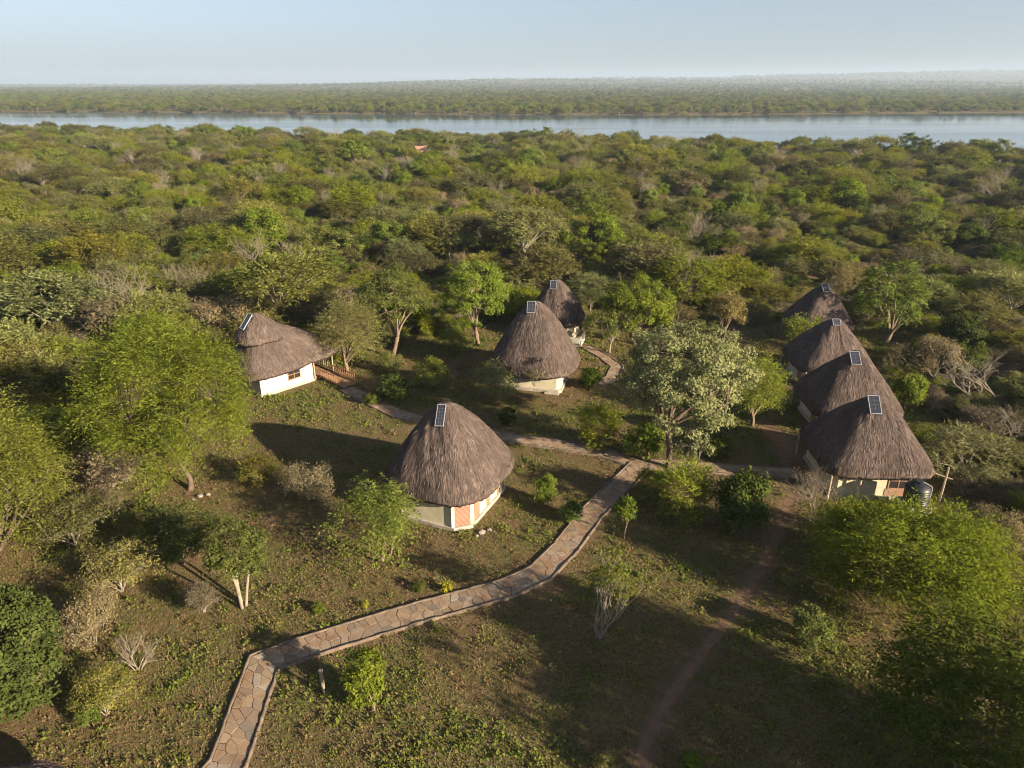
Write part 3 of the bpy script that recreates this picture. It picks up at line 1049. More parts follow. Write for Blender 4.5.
def clip_poly(poly, q, nrm):
    out = []
    for a, b in zip(poly, poly[1:] + poly[:1]):
        da = (a[0] - q[0]) * nrm[0] + (a[1] - q[1]) * nrm[1]
        db = (b[0] - q[0]) * nrm[0] + (b[1] - q[1]) * nrm[1]
        if da <= 0: out.append(a)
        if da * db < 0:
            k = da / (da - db); out.append((a[0] + (b[0] - a[0]) * k, a[1] + (b[1] - a[1]) * k))
    return out


def stone_cells(L, wd, size, rng):
    ns, ntt = int(L / size), max(2, int(round(wd / size)))
    pts = []
    for i in range(ns):
        for j in range(ntt):
            if rng.random() > 0.22: pts.append(((i + 0.5 + rng.uniform(-0.6, 0.6)) * L / ns, -wd / 2 + (j + 0.5 + rng.uniform(-0.42, 0.42)) * wd / ntt))
    A = np.array(pts)
    cells = []
    for k, p in enumerate(pts):
        poly = [(0, -wd / 2), (L, -wd / 2), (L, wd / 2), (0, wd / 2)]
        poly = [(max(0, p[0] - 1.5), -wd / 2), (min(L, p[0] + 1.5), -wd / 2), (min(L, p[0] + 1.5), wd / 2), (max(0, p[0] - 1.5), wd / 2)]
        d = np.hypot(A[:, 0] - p[0], A[:, 1] - p[1])
        for j in np.where((d > 1e-6) & (d < size * 4.2))[0]:
            q = A[j]
            poly = clip_poly(poly, ((p[0] + q[0]) / 2, (p[1] + q[1]) / 2), (q[0] - p[0], q[1] - p[1]))
            if len(poly) < 3: break
        if len(poly) < 3: continue
        c = np.mean(poly, axis=0)
        r = np.mean([math.hypot(a[0] - c[0], a[1] - c[1]) for a in poly])
        k2 = max(0.6, 1 - 0.022 / max(r, 0.05))
        cells.append([(c[0] + (a[0] - c[0]) * k2, c[1] + (a[1] - c[1]) * k2) for a in poly])
    return cells


def strip(pm, t0, t1, z0, z1, step=0.5, wob=0.0, seed=0, zw=0.0):
    """raised band along a path between two offsets"""
    rng = np.random.default_rng(seed)
    S = pm[2]
    ss = np.unique(np.concatenate([np.arange(0, S[-1], step), S]))
    n = len(ss)
    w0, w1 = rng.normal(0, wob, n), rng.normal(0, wob, n)
    zz = z1 + rng.normal(0, zw, n)
    a = path_map(pm, ss, t0 + w0); b = path_map(pm, ss, t1 + w1)
    V = np.concatenate([np.c_[a, np.full(n, z0)], np.c_[a, zz], np.c_[b, zz], np.c_[b, np.full(n, z0)]])
    i = np.arange(n - 1)
    F = np.concatenate([np.stack([k * n + i, k * n + i + 1, (k + 1) * n + i + 1, (k + 1) * n + i], 1) for k in range(3)])
    F = np.concatenate([F, [[0, n, 2 * n, 3 * n], [n - 1, 4 * n - 1, 3 * n - 1, 2 * n - 1]]])
    return V, F


PATHS = []


def stone_path(name, label, pts, wd, size, seed, single, base=0.10, kerb=0.17):
    pm = mitre(pts)
    L = pm[2][-1]
    rng = np.random.default_rng(seed)
    V, F = strip(pm, -wd / 2, wd / 2, -0.05, base)
    root = link(name, quads_mesh(name, V, F), M['mortar']); tag(root, label, 'path', kind='structure')
    for sg in (-1, 1):
        a, b = sorted((sg * (wd / 2 + 0.003), sg * (wd / 2 + kerb)))
        V, F = strip(pm, a, b, -0.05, base + 0.06, 0.35, 0.014, seed + sg + 5, 0.012)
        link('kerb', quads_mesh('kerb', V, F), M['kerb'], root)
    cells = stone_cells(L, wd - 0.02, size, rng)
    rest = MB(); rt = []
    for k, c in enumerate(cells):
        top = [path_map(pm, s, t) for s, t in c]
        h = base + 0.02 + rng.uniform(-0.010, 0.010)
        tilt = rng.normal(0, 0.02, 2)
        cc = np.mean(top, axis=0)
        n = len(top)
        tl = [(p[0], p[1], h + float((p - cc) @ tilt)) for p in top]
        bl = [(cc[0] + (p[0] - cc[0]) * 1.02, cc[1] + (p[1] - cc[1]) * 1.02, base - 0.01) for p in top]
        fs = [tuple(range(n))] + [(i, n + i, n + (i + 1) % n, (i + 1) % n) for i in range(n)]
        tv = float(np.clip(rng.normal(0.5, 0.28), 0, 1))
        if single and k < 300:
            mb = MB().add(tl + bl, fs)
            me = mb.mesh('paving_stone')
            a = me.attributes.new('tint', 'FLOAT', 'FACE'); a.data.foreach_set('value', np.full(len(fs), tv, dtype=np.float32))
            link('paving_stone', me, M['stone'], root)
        else:
            rest.add(tl + bl, fs); rt += [tv] * len(fs)
    if rest.v:
        me = rest.mesh('paving_stones')
        a = me.attributes.new('tint', 'FLOAT', 'FACE'); a.data.foreach_set('value', np.array(rt, dtype=np.float32))
        link('small_paving', me, M['stone'], root)['kind'] = 'stuff'
    PATHS.append((pts, wd / 2 + 0.25))
    return root


stone_path('stone_path', 'kerbed stone paved path bending across the clearing to the junction', MAIN, 1.36, 0.42, 3, True, 0.08, 0.15)
stone_path('stone_path', 'stone path running from the junction to the veranda house', LEFT, 1.25, 0.45, 4, False, 0.06, 0.14)
stone_path('stone_path', 'stone path running from the junction to the row of right-hand huts', RIGHT, 1.25, 0.45, 5, False, 0.05, 0.14)
stone_path('stone_path', 'short winding stone path beside the tall middle hut', BACK, 1.0, 0.45, 6, False, 0.04, 0.14)


def dirt_strip(name, label, pts, wd, seed):
    Q = rounded(pts, 0.5, 4)
    s_, Nn = frame(Q)
    a = wd * (0.25 + 0.5 * N1(s_, 0 * s_ + seed, 1.7, 3)); b = wd * (0.25 + 0.5 * N2(s_, 0 * s_ + seed, 1.7, 3))
    n = len(Q)
    V = np.concatenate([np.c_[Q + Nn * a[:, None], np.full(n, 0.006)], np.c_[Q - Nn * b[:, None], np.full(n, 0.006)]])
    k = np.arange(n - 1)
    o = link(name, quads_mesh(name, V, np.stack([k + 1, k, n + k, n + k + 1], 1)), M['dirt'])
    return tag(o, label, 'track', kind='structure')


dirt_strip('dirt_track', 'worn bare earth footpath on the right of the clearing', TRACK, 0.5, 1)
dirt_strip('dirt_track', 'patch of bare red earth before the right-hand huts', YARD, 1.7, 2)

# ------------------------------------------------------------------ ground sheet
d_tr = dist_poly(GX, GY, TRACK)
d_yd = dist_poly(GX, GY, YARD)
dirt = np.clip(1.15 - d_tr / 1.1, 0, 1)
dirt = np.maximum(dirt, np.clip(1.2 - d_yd / 2.4, 0, 1))
for hx_, hy_, hr_ in HUTS:
    dd = np.hypot(GX - hx_, GY - hy_)
    dirt = np.maximum(dirt, np.clip(1 - np.abs(dd - hr_ * 0.9) / 1.2, 0, 1) * 0.8)
for pts, hw in PATHS:
    dirt = np.maximum(dirt, np.clip(1 - (dist_poly(GX, GY, pts) - hw) / 0.6, 0, 1) * 0.7)
dirt = np.maximum(dirt, np.clip((N2(GX, GY, 5.0, 3) - 0.60) * 5, 0, 0.75) * (GY < 120))
dirt = dirt * np.clip(N1(GX, GY, 1.6, 3) * 1.6, 0.2, 1.0)
gme = quads_mesh('ground', np.stack([GX, GY, GZ], -1).reshape(-1, 3), GF, True)
ga = gme.attributes.new('dirt', 'FLOAT', 'POINT'); ga.data.foreach_set('value', dirt.ravel().astype(np.float32))
tag(link('ground', gme, M['ground']), 'grassy clearing and bushland ground reaching to the horizon', 'ground', kind='structure')

# lake
wxs = np.linspace(-9000, 9000, 60)
wv = np.array([[x, y, WATER_Z] for y in (40, 300, 600, 1000, 2600) for x in wxs])
i = np.arange(5 * 60).reshape(5, 60)
wf = np.stack([i[:-1, :-1], i[:-1, 1:], i[1:, 1:], i[1:, :-1]], -1).reshape(-1, 4)
tag(link('lake_water', quads_mesh('lake_water', wv, wf), M['water']), 'calm wide pale blue river water beyond the bushland', 'water', kind='structure')

# ------------------------------------------------------------------ vegetation
def px_of(p):
    d = np.asarray(p, dtype=float) - [0, 0, CAM_H]
    Y = d[..., 1] * CP - d[..., 2] * SP
    Z = d[..., 1] * SP + d[..., 2] * CP
    return 512 + FPX * d[..., 0] / Y, 384 - FPX * Z / Y


def in_poly(X, Y, poly):
    r = np.zeros(np.shape(X), dtype=bool)
    n = len(poly)
    for i in range(n):
        x0, y0 = poly[i][0], poly[i][1]; x1, y1 = poly[(i + 1) % n][0], poly[(i + 1) % n][1]
        c = (y0 > Y) != (y1 > Y)
        with np.errstate(divide='ignore', invalid='ignore'):
            r ^= c & (X < (x1 - x0) * (Y - y0) / (y1 - y0 + 1e-12) + x0)
    return r


FARH = at(421, 156)
CLEAR = [at(*p) for p in ((-40, 800), (40, 740), (105, 640), (95, 560), (130, 500), (225, 412), (250, 398), (345, 372), (385, 345), (470, 338),
                          (520, 325), (540, 328), (600, 318), (690, 337), (720, 327), (800, 324), (850, 332), (932, 480), (965, 515), (1040, 640), (1060, 800))]

# ---- plants one can tell apart, in and around the clearing: base position, top row and width as surveyed
HERO = [(FARH.x * k_, FARH.y * k_, 6.0) for k_ in (1.0, 0.965, 0.93)]      # (x, y, radius) keeps the bushland off them
rs = random.Random(5)
LIB = {}


def hero(name, cat, label, base, top, wpx, kind, group=None, dx=0.0, rz=None, **kw):
    g = at(*base)
    H = max(0.25, rise(g, top)); W = span(g, wpx, H * 0.5)
    HERO.append((g.x, g.y, W * 0.45))
    spec = dict(KINDS[kind]); spec.update(kw)
    fn = spec.pop('fn', make_tree)
    ref = spec.pop('ref', None)
    share = spec.pop('share', None)
    if share:              # small shrubs of a kind share their meshes
        P = LIB.get(share)
        if P is None:
            P = LIB[share] = fn(share, len(LIB) + 77, ref[0], ref[1], **spec)
        s = (W / P.W, W / P.W, H / P.H)
    else:
        P = fn(name, len(HERO) * 13 + 5, H, W, **spec)
        s = (1, 1, 1)
    return plant(name, P, (g.x, g.y, 0), rz if rz is not None else rs.uniform(0, 6.28), s, label, cat, group)


KINDS = {
    'feather': dict(mat='l_feather', style='dome', mode='spray', cb=0.16, clumps=230, per=144, leaf=(0.20, 0.06), clump=1.1, droop=0.3, n_main=12, lobes=9),
    'grey': dict(mat='l_grey', style='dome', mode='ball', cb=0.30, clumps=230, per=130, leaf=(0.17, 0.10), clump=0.62, n_main=10, lobes=9, bark='bark'),
    'lush': dict(mat='l_lush', style='dome', mode='ball', cb=0.2, clumps=150, per=110, leaf=(0.23, 0.11), clump=0.7, n_main=9),
    'green': dict(mat='l_green', style='dome', mode='ball', cb=0.22, clumps=140, per=110, leaf=(0.21, 0.095), clump=0.75, n_main=9),
    'dark': dict(mat='l_dark', style='ball', mode='ball', cb=0.03, clumps=220, per=130, leaf=(0.16, 0.095), clump=0.55, n_main=8),
    'arch': dict(mat='l_green', style='dome', mode='spray', cb=0.05, clumps=80, per=108, leaf=(0.20, 0.07), clump=0.95, droop=0.55, n_main=8, stems=3),
    's_lush': dict(share='s_lush', ref=(2.0, 2.0), mat='l_lush', style='ball', mode='ball', cb=0.03, clumps=60, per=80, leaf=(0.13, 0.065), clump=0.3, n_main=6, stems=3),
    's_green': dict(share='s_green', ref=(2.0, 2.2), mat='l_green', style='ball', mode='ball', cb=0.03, clumps=60, per=80, leaf=(0.13, 0.06), clump=0.32, n_main=6, stems=3),
    's_yellow': dict(share='s_yellowgreen', ref=(2.0, 2.4), mat='l_feather', style='ball', mode='spray', cb=0.03, clumps=60, per=72, leaf=(0.13, 0.045), clump=0.42, n_main=6, stems=3),
    's_dark': dict(share='s_dark', ref=(2.0, 2.0), mat='l_dark', style='ball', mode='ball', cb=0.03, clumps=60, per=80, leaf=(0.13, 0.065), clump=0.32, n_main=6, stems=3),
    's_grey': dict(share='s_grey', ref=(2.0, 2.6), mat='l_acacia', style='ball', mode='ball', cb=0.05, clumps=56, per=60, leaf=(0.12, 0.05), clump=0.36, n_main=8, stems=4, bark='greybark'),
    's_dry': dict(share='s_dry', ref=(2.0, 2.4), fn=make_bare, bark='greybark', levels=3, kids=4, stems=5, mat='l_dry', per=18, leaf=(0.10, 0.04), clump=0.32, r0=0.03),
    's_olive': dict(share='s_olive', ref=(2.4, 2.2), fn=make_bare, bark='greybark', levels=3, kids=4, stems=4, mat='l_acacia', per=22, leaf=(0.11, 0.042), clump=0.34, r0=0.03),
    's_bare': dict(share='s_bare', ref=(2.2, 2.2), fn=make_bare, bark='palebark', levels=3, kids=4, stems=5, r0=0.035),
    'herb': dict(share='herb', ref=(0.8, 1.0), mat='l_yellow', style='ball', mode='ball', cb=0.02, clumps=14, per=20, leaf=(0.16, 0.08), clump=0.18, n_main=4, stems=2),
}

h = hero
h('acacia_tree', 'tree', 'large feathery light green acacia left of the veranda house', (190, 490), 304, 160, 'feather', r0=0.2, bark='darkbark', lean=0.03, clumps=330, per=180, n_main=6, twig_every=2, cb=0.14)
h('acacia_tree', 'tree', 'bright yellow-green feathery acacia cut off by the left edge', (-8, 548), 382, 150, 'feather', cb=0.03, bark='darkbark', per=162)
h('broadleaf_bush', 'bush', 'dense dark green rounded bush at the lower left edge', (18, 712), 588, 126, 'dark')
h('broadleaf_tree', 'tree', 'grey-green rounded tree with bare dark trunk beside the path junction', (668, 468), 322, 144, 'grey', cb=0.30, r0=0.24, lean=0.03, clumps=270, shift=0.75, rz=0.0, bark='darkbark', spreadlow=1.0)
h('acacia_tree', 'tree', 'small bright green feathery tree behind the grey-green tree', (752, 425), 357, 72, 'feather', clumps=70, cb=0.25, clump=0.9)
h('acacia_bush', 'bush', 'arching bright green bush in front of the brick-cornered hut', (383, 553), 482, 98, 'arch', mat='l_lush', clumps=70, clump=1.1, lobes=12)
h('acacia_tree', 'tree', 'wide bright green feathery tree in front of the black water tank', (903, 596), 506, 204, 'feather', cb=0.12, clumps=340, per=162, bark='darkbark')
h('broadleaf_tree', 'tree', 'dark shaded tree with arching leafy shoots in the lower right corner', (945, 772), 622, 205, 'arch', mat='l_green', clumps=190, cb=0.1)
h('pollarded_tree', 'tree', 'small tree with three pale cut stems in the left of the clearing', (243, 607), 520, 72, 'green', mat='l_green', clumps=80, per=80, leaf=(0.15, 0.07), clump=0.45, cb=0.42, stems=3, bark='palebark', r0=0.14, lean=0.0, spread=0.09, spreadlow=1.0, lobes=4, rz=0.3)
h('bare_shrub', 'shrub', 'pale bare-branched shrub with leafy tips right of the stone path', (598, 638), 560, 50, 's_bare', share=None, fn=make_bare, ref=None, levels=3, kids=3, stems=8, bark='palebark', mat='l_green', per=9, leaf=(0.13, 0.06), clump=0.22, r0=0.045, up=0.7, jitter=0.3)
h('lime_shrub', 'shrub', 'lime green leafy shrub just below the stone path', (366, 706), 650, 50, 's_lush', share=None, ref=None, clumps=60, per=60, leaf=(0.15, 0.08), mat='l_lush', clump=0.34, stems=2)
h('leafy_shrub', 'shrub', 'small bright green shrub right of the brick-cornered hut', (546, 506), 473, 26, 's_lush')
h('leafy_shrub', 'shrub', 'small dark green shrub at the left kerb of the stone path', (571, 523), 502, 24, 's_dark')
h('sapling', 'sapling', 'thin-stemmed sapling standing at the right kerb near the junction', (624, 539), 497, 25, 'green', clumps=26, per=45, leaf=(0.17, 0.09), clump=0.3, cb=0.45, r0=0.04, n_main=5)
h('leafy_shrub', 'shrub', 'yellow-green rounded shrub between the middle hut and the grey-green tree', (600, 446), 407, 52, 's_yellow')
h('leafy_shrub', 'shrub', 'green shrub at the foot of the grey-green tree, on its left', (645, 458), 424, 44, 's_green')
h('leafy_shrub', 'shrub', 'yellow-green bush below the grey-green tree trunk', (686, 520), 464, 64, 's_yellow')
h('leafy_shrub', 'shrub', 'dark green pointed bush right of the path junction', (738, 530), 468, 60, 's_dark')
h('thin_tree', 'tree', 'thin pale-stemmed small tree right of the grey-green tree trunk', (692, 476), 428, 34, 'grey', clumps=24, per=40, leaf=(0.17, 0.09), clump=0.34, cb=0.5, stems=2, bark='palebark', r0=0.06)
h('dry_shrub', 'shrub', 'olive dry shrub at the left front of the tall middle hut', (500, 400), 360, 40, 's_olive')
h('sapling', 'sapling', 'slim sapling before the cream wall of the middle hut', (534, 396), 368, 22, 's_olive', share=None, ref=None, mat='l_acacia', levels=3, kids=3, stems=1, r0=0.03)
h('leafy_tree', 'tree', 'tall fresh green tree left of the tall middle hut', (478, 345), 256, 64, 'lush', cb=0.25)
h('leafy_tree', 'tree', 'mid green spreading tree with brown trunk behind the left stone path', (392, 357), 260, 86, 'green', mat='l_green', cb=0.3, clumps=120)
h('feathery_tree', 'tree', 'grey-green feathery tree right behind the veranda house', (347, 372), 296, 76, 'feather', mat='l_acacia', clumps=110, cb=0.2)
h('leafy_tree', 'tree', 'dense bright green rounded tree right of the small rear hut', (634, 344), 272, 84, 'lush', cb=0.15)
h('broadleaf_tree', 'tree', 'small grey-green tree with pale trunk in front of the dense bright tree', (609, 353), 308, 48, 'grey', mat='l_green', clumps=50, per=60, cb=0.35, bark='palebark', r0=0.12)
h('twiggy_shrub', 'shrub', 'grey twiggy shrub left of the tall middle hut', (430, 386), 357, 46, 's_grey')
h('leafy_shrub', 'shrub', 'dark green shrub touching the stone path to the veranda house', (396, 403), 374, 34, 's_dark')
h('leafy_shrub', 'shrub', 'small dark green shrub behind the brick-cornered hut', (508, 427), 407, 20, 's_dark')
h('twiggy_shrub', 'shrub', 'grey-green rounded shrub on the lawn below the veranda house', (257, 484), 455, 48, 's_grey')
h('dry_shrub', 'shrub', 'brown leafless shrub in the shadow left of the brick-cornered hut', (310, 500), 466, 44, 's_dry')
h('leafy_shrub', 'shrub', 'loose green bush below the large acacia trunk', (182, 562), 510, 88, 'green', clumps=90, per=90, leaf=(0.16, 0.075), clump=0.5, cb=0.03, stems=3)
h('dry_shrub', 'shrub', 'straw yellow shrub at the left edge of the clearing, uppermost', (122, 592), 547, 54, 's_olive')
h('dry_shrub', 'shrub', 'brown dry shrub right of the dense dark bush', (94, 643), 590, 54, 's_dry')
h('bare_shrub', 'shrub', 'small pale bare shrub left of the path bend', (138, 670), 632, 36, 's_bare')
h('dry_shrub', 'shrub', 'yellowish dry shrub in the lower left of the clearing', (106, 716), 672, 44, 's_olive')
h('leafy_shrub', 'shrub', 'tiny dark green shrub beside the yellowish dry shrub', (92, 724), 702, 26, 's_dark')
h('yellow_herb', 'plant', 'larger bright yellow herb above the stone path', (447, 592), 580, 14, 'herb')
h('yellow_herb', 'plant', 'smaller bright yellow herb above the stone path, further left', (366, 607), 600, 9, 'herb')
h('twiggy_shrub', 'shrub', 'purple-grey twiggy shrub at the front left corner of the nearest right-hand hut', (812, 522), 470, 52, 's_dry', share=None, ref=None, per=4, kids=4, levels=3)
h('leafy_shrub', 'shrub', 'low green shrub before the cream wall of the nearest right-hand hut', (853, 545), 508, 70, 's_yellow')
h('dry_tree', 'tree', 'olive-brown small tree on the far side of the clearing', (722, 345), 288, 50, 'green', mat='l_olive', clumps=70, per=60, cb=0.35)
h('leafy_shrub', 'shrub', 'bright green bush between the third and rearmost right-hand huts', (800, 350), 316, 44, 's_yellow')
h('leafy_tree', 'tree', 'tall fresh green drooping tree right of the rearmost right-hand hut', (884, 345), 258, 78, 'lush', mode='spray', droop=0.6, clumps=110)
h('leafy_shrub', 'shrub', 'bright green bush behind the nearest right-hand hut', (905, 408), 372, 40, 's_lush')
h('leafy_shrub', 'shrub', 'low grey shrub beside the brown trunked tree near the left path', (390, 372), 350, 34, 's_grey')
h('leafy_shrub', 'shrub', 'small grass-green bush at the lawn edge near the veranda steps', (372, 405), 392, 18, 's_green')
h('leafy_shrub', 'shrub', 'dark green shrub at the right wall of the tall middle hut', (590, 388), 368, 26, 's_dark')
h('leafy_shrub', 'shrub', 'yellow-green shrub between the junction and the thin-stemmed sapling', (650, 502), 472, 38, 's_yellow')
h('dry_shrub', 'shrub', 'brown scrubby bush left of the large acacia trunk', (112, 492), 440, 70, 's_dry')
h('leafy_shrub', 'shrub', 'green undergrowth bush between the two left-hand acacias', (75, 545), 500, 60, 's_olive')
h('leafy_shrub', 'shrub', 'small shrub below the fresh green tree left of the middle hut', (455, 352), 328, 34, 's_yellow')
h('leafy_shrub', 'shrub', 'low bright green plant at the bottom edge beside the footpath', (690, 772), 752, 26, 's_lush')
h('twiggy_shrub', 'shrub', 'low grey-green plant at the bottom edge, left of the footpath', (606, 770), 752, 30, 's_grey')
h('leafy_shrub', 'shrub', 'small green weed bush on the lawn left of the lime shrub', (318, 612), 602, 14, 's_green')
h('leafy_shrub', 'shrub', 'small green weed bush below the arching bush', (420, 590), 580, 14, 's_green')
h('leafy_shrub', 'shrub', 'low green bush behind the thin tree by the junction', (720, 455), 436, 34, 's_green')
h('dry_shrub', 'shrub', 'wispy straw-coloured shrub left of the pollarded tree', (205, 612), 582, 34, 's_dry')
h('leafy_shrub', 'shrub', 'round green shrub at the edge of the dark tree in the lower right', (806, 640), 606, 44, 's_green')
h('umbrella_tree', 'tree', 'large olive umbrella acacia with bare limbs behind the middle huts', (525, 268), 204, 88, 'feather', mat='l_acacia', style='umbrella', cb=0.45, clumps=150, leaf=(0.36, 0.12), bark='greybark')
h('leafy_tree', 'tree', 'bright lime green round tree far back near the river', (356, 168), 137, 40, 'lush', clumps=90, leaf=(0.5, 0.3), clump=1.1)

# ---- kinds that make up the bushland
PROTO = {
    'umbrella acacia': [make_tree('umbrella_a', 301, 5.8, 10.0, 'l_acacia', 'umbrella', 'spray', 0.4, 100, 99, (0.30, 0.10), 0.85, 'greybark', n_main=9, twig_every=2, lobes=12),
                        make_tree('umbrella_b', 302, 5.4, 9.0, 'l_acacia', 'umbrella', 'spray', 0.25, 85, 99, (0.30, 0.10), 0.85, 'greybark', n_main=9, twig_every=2, lobes=12)],
    'feathery acacia': [make_tree('feathery_a', 303, 5.5, 8.0, 'l_acacia', 'dome', 'spray', 0.12, 105, 99, (0.28, 0.095), 0.85, 'bark', n_main=8, twig_every=3, lobes=14),
                        make_tree('feathery_b', 304, 5.2, 8.0, 'l_feather', 'dome', 'spray', 0.10, 100, 99, (0.28, 0.09), 0.85, 'bark', n_main=8, twig_every=3, lobes=14)],
    'green leafy tree': [make_tree('leafy_a', 305, 6.0, 7.0, 'l_green', 'dome', 'ball', 0.12, 95, 90, (0.25, 0.12), 0.68, 'bark', n_main=7, twig_every=3, lobes=12),
                         make_tree('leafy_b', 306, 6.0, 6.5, 'l_lush', 'dome', 'ball', 0.10, 90, 90, (0.25, 0.12), 0.68, 'bark', n_main=7, twig_every=3, lobes=12)],
    'dark evergreen bush': [make_tree('evergreen', 307, 4.5, 6.5, 'l_dark', 'dome', 'ball', 0.04, 90, 90, (0.25, 0.12), 0.68, 'bark', n_main=6, twig_every=4, lobes=12)],
    'dry olive bush': [make_tree('olive_a', 308, 4.2, 7.0, 'l_olive', 'dome', 'spray', 0.08, 90, 63, (0.30, 0.07), 0.85, 'greybark', n_main=12, twig_every=1, lobes=12),
                       make_bare('olive_b', 309, 4.0, 6.0, 'greybark', 3, 4, 5, 0.07, 'l_dry', 14, (0.26, 0.07), 0.6)],
    'bare grey tree': [make_bare('bare_a', 310, 5.0, 7.0, 'palebark', 4, 3, 4, 0.085, None, 0, up=0.1, jitter=0.7)],
}
WORDS = {'umbrella acacia': ('umbrella_tree', 'flat-topped umbrella acacia'), 'feathery acacia': ('acacia_tree', 'feathery yellow-green acacia'),
         'green leafy tree': ('leafy_tree', 'rounded leafy green tree'), 'dark evergreen bush': ('evergreen_bush', 'dark green dense bush'),
         'dry olive bush': ('dry_bush', 'dry olive-brown bush'), 'bare grey tree': ('bare_tree', 'leafless pale grey tree')}

rng = np.random.default_rng(77)


def scatter(cell, y0, y1, jit=0.42, margin=26):
    out = []
    for y in np.arange(y0, y1, cell):
        hw = 0.80 * (y + 12) + margin
        for x in np.arange(-hw, hw, cell):
            out.append((x + rng.uniform(-jit, jit) * cell, y + rng.uniform(-jit, jit) * cell))
    return np.array(out)


def keep_out(P, pad=1.0):
    ok = ~in_poly(P[:, 0], P[:, 1], CLEAR)
    ok &= P[:, 1] < shore_near(P[:, 0]) - 4
    ok &= ~((P[:, 1] < 34) & (np.abs(P[:, 0]) < 0.74 * P[:, 1] + 9 + 2 * pad))
    for x, y, r in HUTS: ok &= np.hypot(P[:, 0] - x, P[:, 1] - y) > r + 2.2 * pad
    for x, y, r in HERO: ok &= np.hypot(P[:, 0] - x, P[:, 1] - y) > r * 0.9 + 1.2 * pad
    for pts, hw in PATHS: ok &= dist_poly(P[:, 0], P[:, 1], pts) > hw + 2.0 * pad
    return ok


T = np.concatenate([scatter(4.4, 16, 130), scatter(5.6, 130, 520)])
T = T[keep_out(T)]
names = list(PROTO)
pn = N1(T[:, 0], T[:, 1], 35, 2); pn2 = N3(T[:, 0], T[:, 1], 28, 2)
right = np.clip((T[:, 0] / np.maximum(T[:, 1], 1) + 0.1) * 1.2, 0, 1)
rn = ((T[:, 1] < 115) & (T[:, 0] > 0.42 * T[:, 1])).astype(float)
Wt = np.stack([1.5 + 0 * pn, 2.0 - 0.6 * right, 0.55 + 1.4 * np.clip((pn - 0.45) * 4, 0, 1), 0.3 + 0.9 * right * np.clip((pn2 - 0.4) * 4, 0, 1),
               1.5 + 2.4 * np.clip((pn2 - 0.5) * 4, 0, 1) + 3.0 * rn, 0.58 + 0 * pn], 1)
Wt /= Wt.sum(1, keepdims=True)
u = rng.random(len(T))
kind = (u[:, None] > np.cumsum(Wt, 1)).sum(1).clip(0, 5)
sub = rng.integers(0, 2, len(T))
sc_h = np.clip(rng.lognormal(-0.2, 0.28, len(T)), 0.4, 1.35); sc_w = sc_h * rng.uniform(0.8, 1.15, len(T))
gap = N2(T[:, 0], T[:, 1], 11, 2)
sc_h *= np.clip(0.65 + (gap - 0.3) * 1.6, 0.45, 1.12); sc_w *= np.clip(0.75 + (gap - 0.3) * 1.3, 0.6, 1.1)
sc_h *= np.where(kind == 5, 1.3, 1.0); sc_w *= np.where(kind == 5, 1.2, 1.0)
sc_h *= 1 - 0.25 * rn; sc_w *= 1 - 0.2 * rn
rot = rng.random(len(T)) * 6.283
Z = terrain(T[:, 0], T[:, 1])
pxx, pyy = px_of(np.stack([T[:, 0], T[:, 1], Z + 2.5], 1))
vis = (pxx > -25) & (pxx < 1049) & (pyy > 60) & (pyy < 800) & (T[:, 1] > 14)
d = np.hypot(T[:, 0], T[:, 1])
order = np.argsort(np.where(vis, d, 1e9))
single = set(order[:300].tolist())


def region(x, y):
    a = x / max(y, 1)
    if y < 62: return 'left of the large acacia' if a < 0 else 'right of the four-hut row'
    if a < -0.42: return 'in bush left of the veranda house'
    if a < -0.05: return 'in bush behind the veranda house'
    if a < 0.33: return 'in bush behind the middle huts'
    return 'in bush behind the four-hut row'


ORD = ['leftmost', 'second from left', 'third from left', 'fourth from left', 'fifth from left', 'sixth from left', 'seventh from left', 'eighth from left',
       'ninth from left', 'tenth from left', 'eleventh from left', 'twelfth from left']
BELT = ['nearest belt', 'second belt', 'third belt', 'fourth belt', 'fifth belt', 'sixth belt']
LABEL = {}
groups = {}
for i in order[:300]: groups.setdefault((int(kind[i]), region(*T[i])), []).append(int(i))
for (k, rg), mem in groups.items():
    wd_ = WORDS[names[k]][1]
    mem.sort(key=lambda q: d[q])
    nb = max(1, math.ceil(len(mem) / 6)); per_b = math.ceil(len(mem) / nb)
    for b in range(nb):
        row = sorted(mem[b * per_b:(b + 1) * per_b], key=lambda q: pxx[q])
        for r_, q in enumerate(row):
            LABEL[q] = f'{wd_} {rg}' + (f', {ORD[r_]}' if len(row) > 1 else '') + (f', {BELT[b]}' if nb > 1 else '')


SRC = {}


def proto(k, s):
    L = PROTO[names[k]]
    return s % len(L)


for i in order[:300]:
    k = int(kind[i]); s = proto(k, int(sub[i]))
    P = PROTO[names[k]][s]
    nm, wd_ = WORDS[names[k]]
    rg = region(T[i, 0], T[i, 1])
    e = plant(nm, P, (T[i, 0], T[i, 1], Z[i] - 0.05), rot[i], (sc_w[i], sc_w[i], sc_h[i]), LABEL[int(i)], 'bush' if 'bush' in nm else 'tree', f'{nm.replace("_", " ")}s {rg}')
    if (k, s) not in SRC:
        SRC[(k, s)] = [c for c in col.objects if c.parent == e]

# low scrub between the trees, seen as one mass
S = np.concatenate([scatter(2.6, 16, 120), scatter(4.4, 120, 210)])
S = S[keep_out(S, 0.25)]


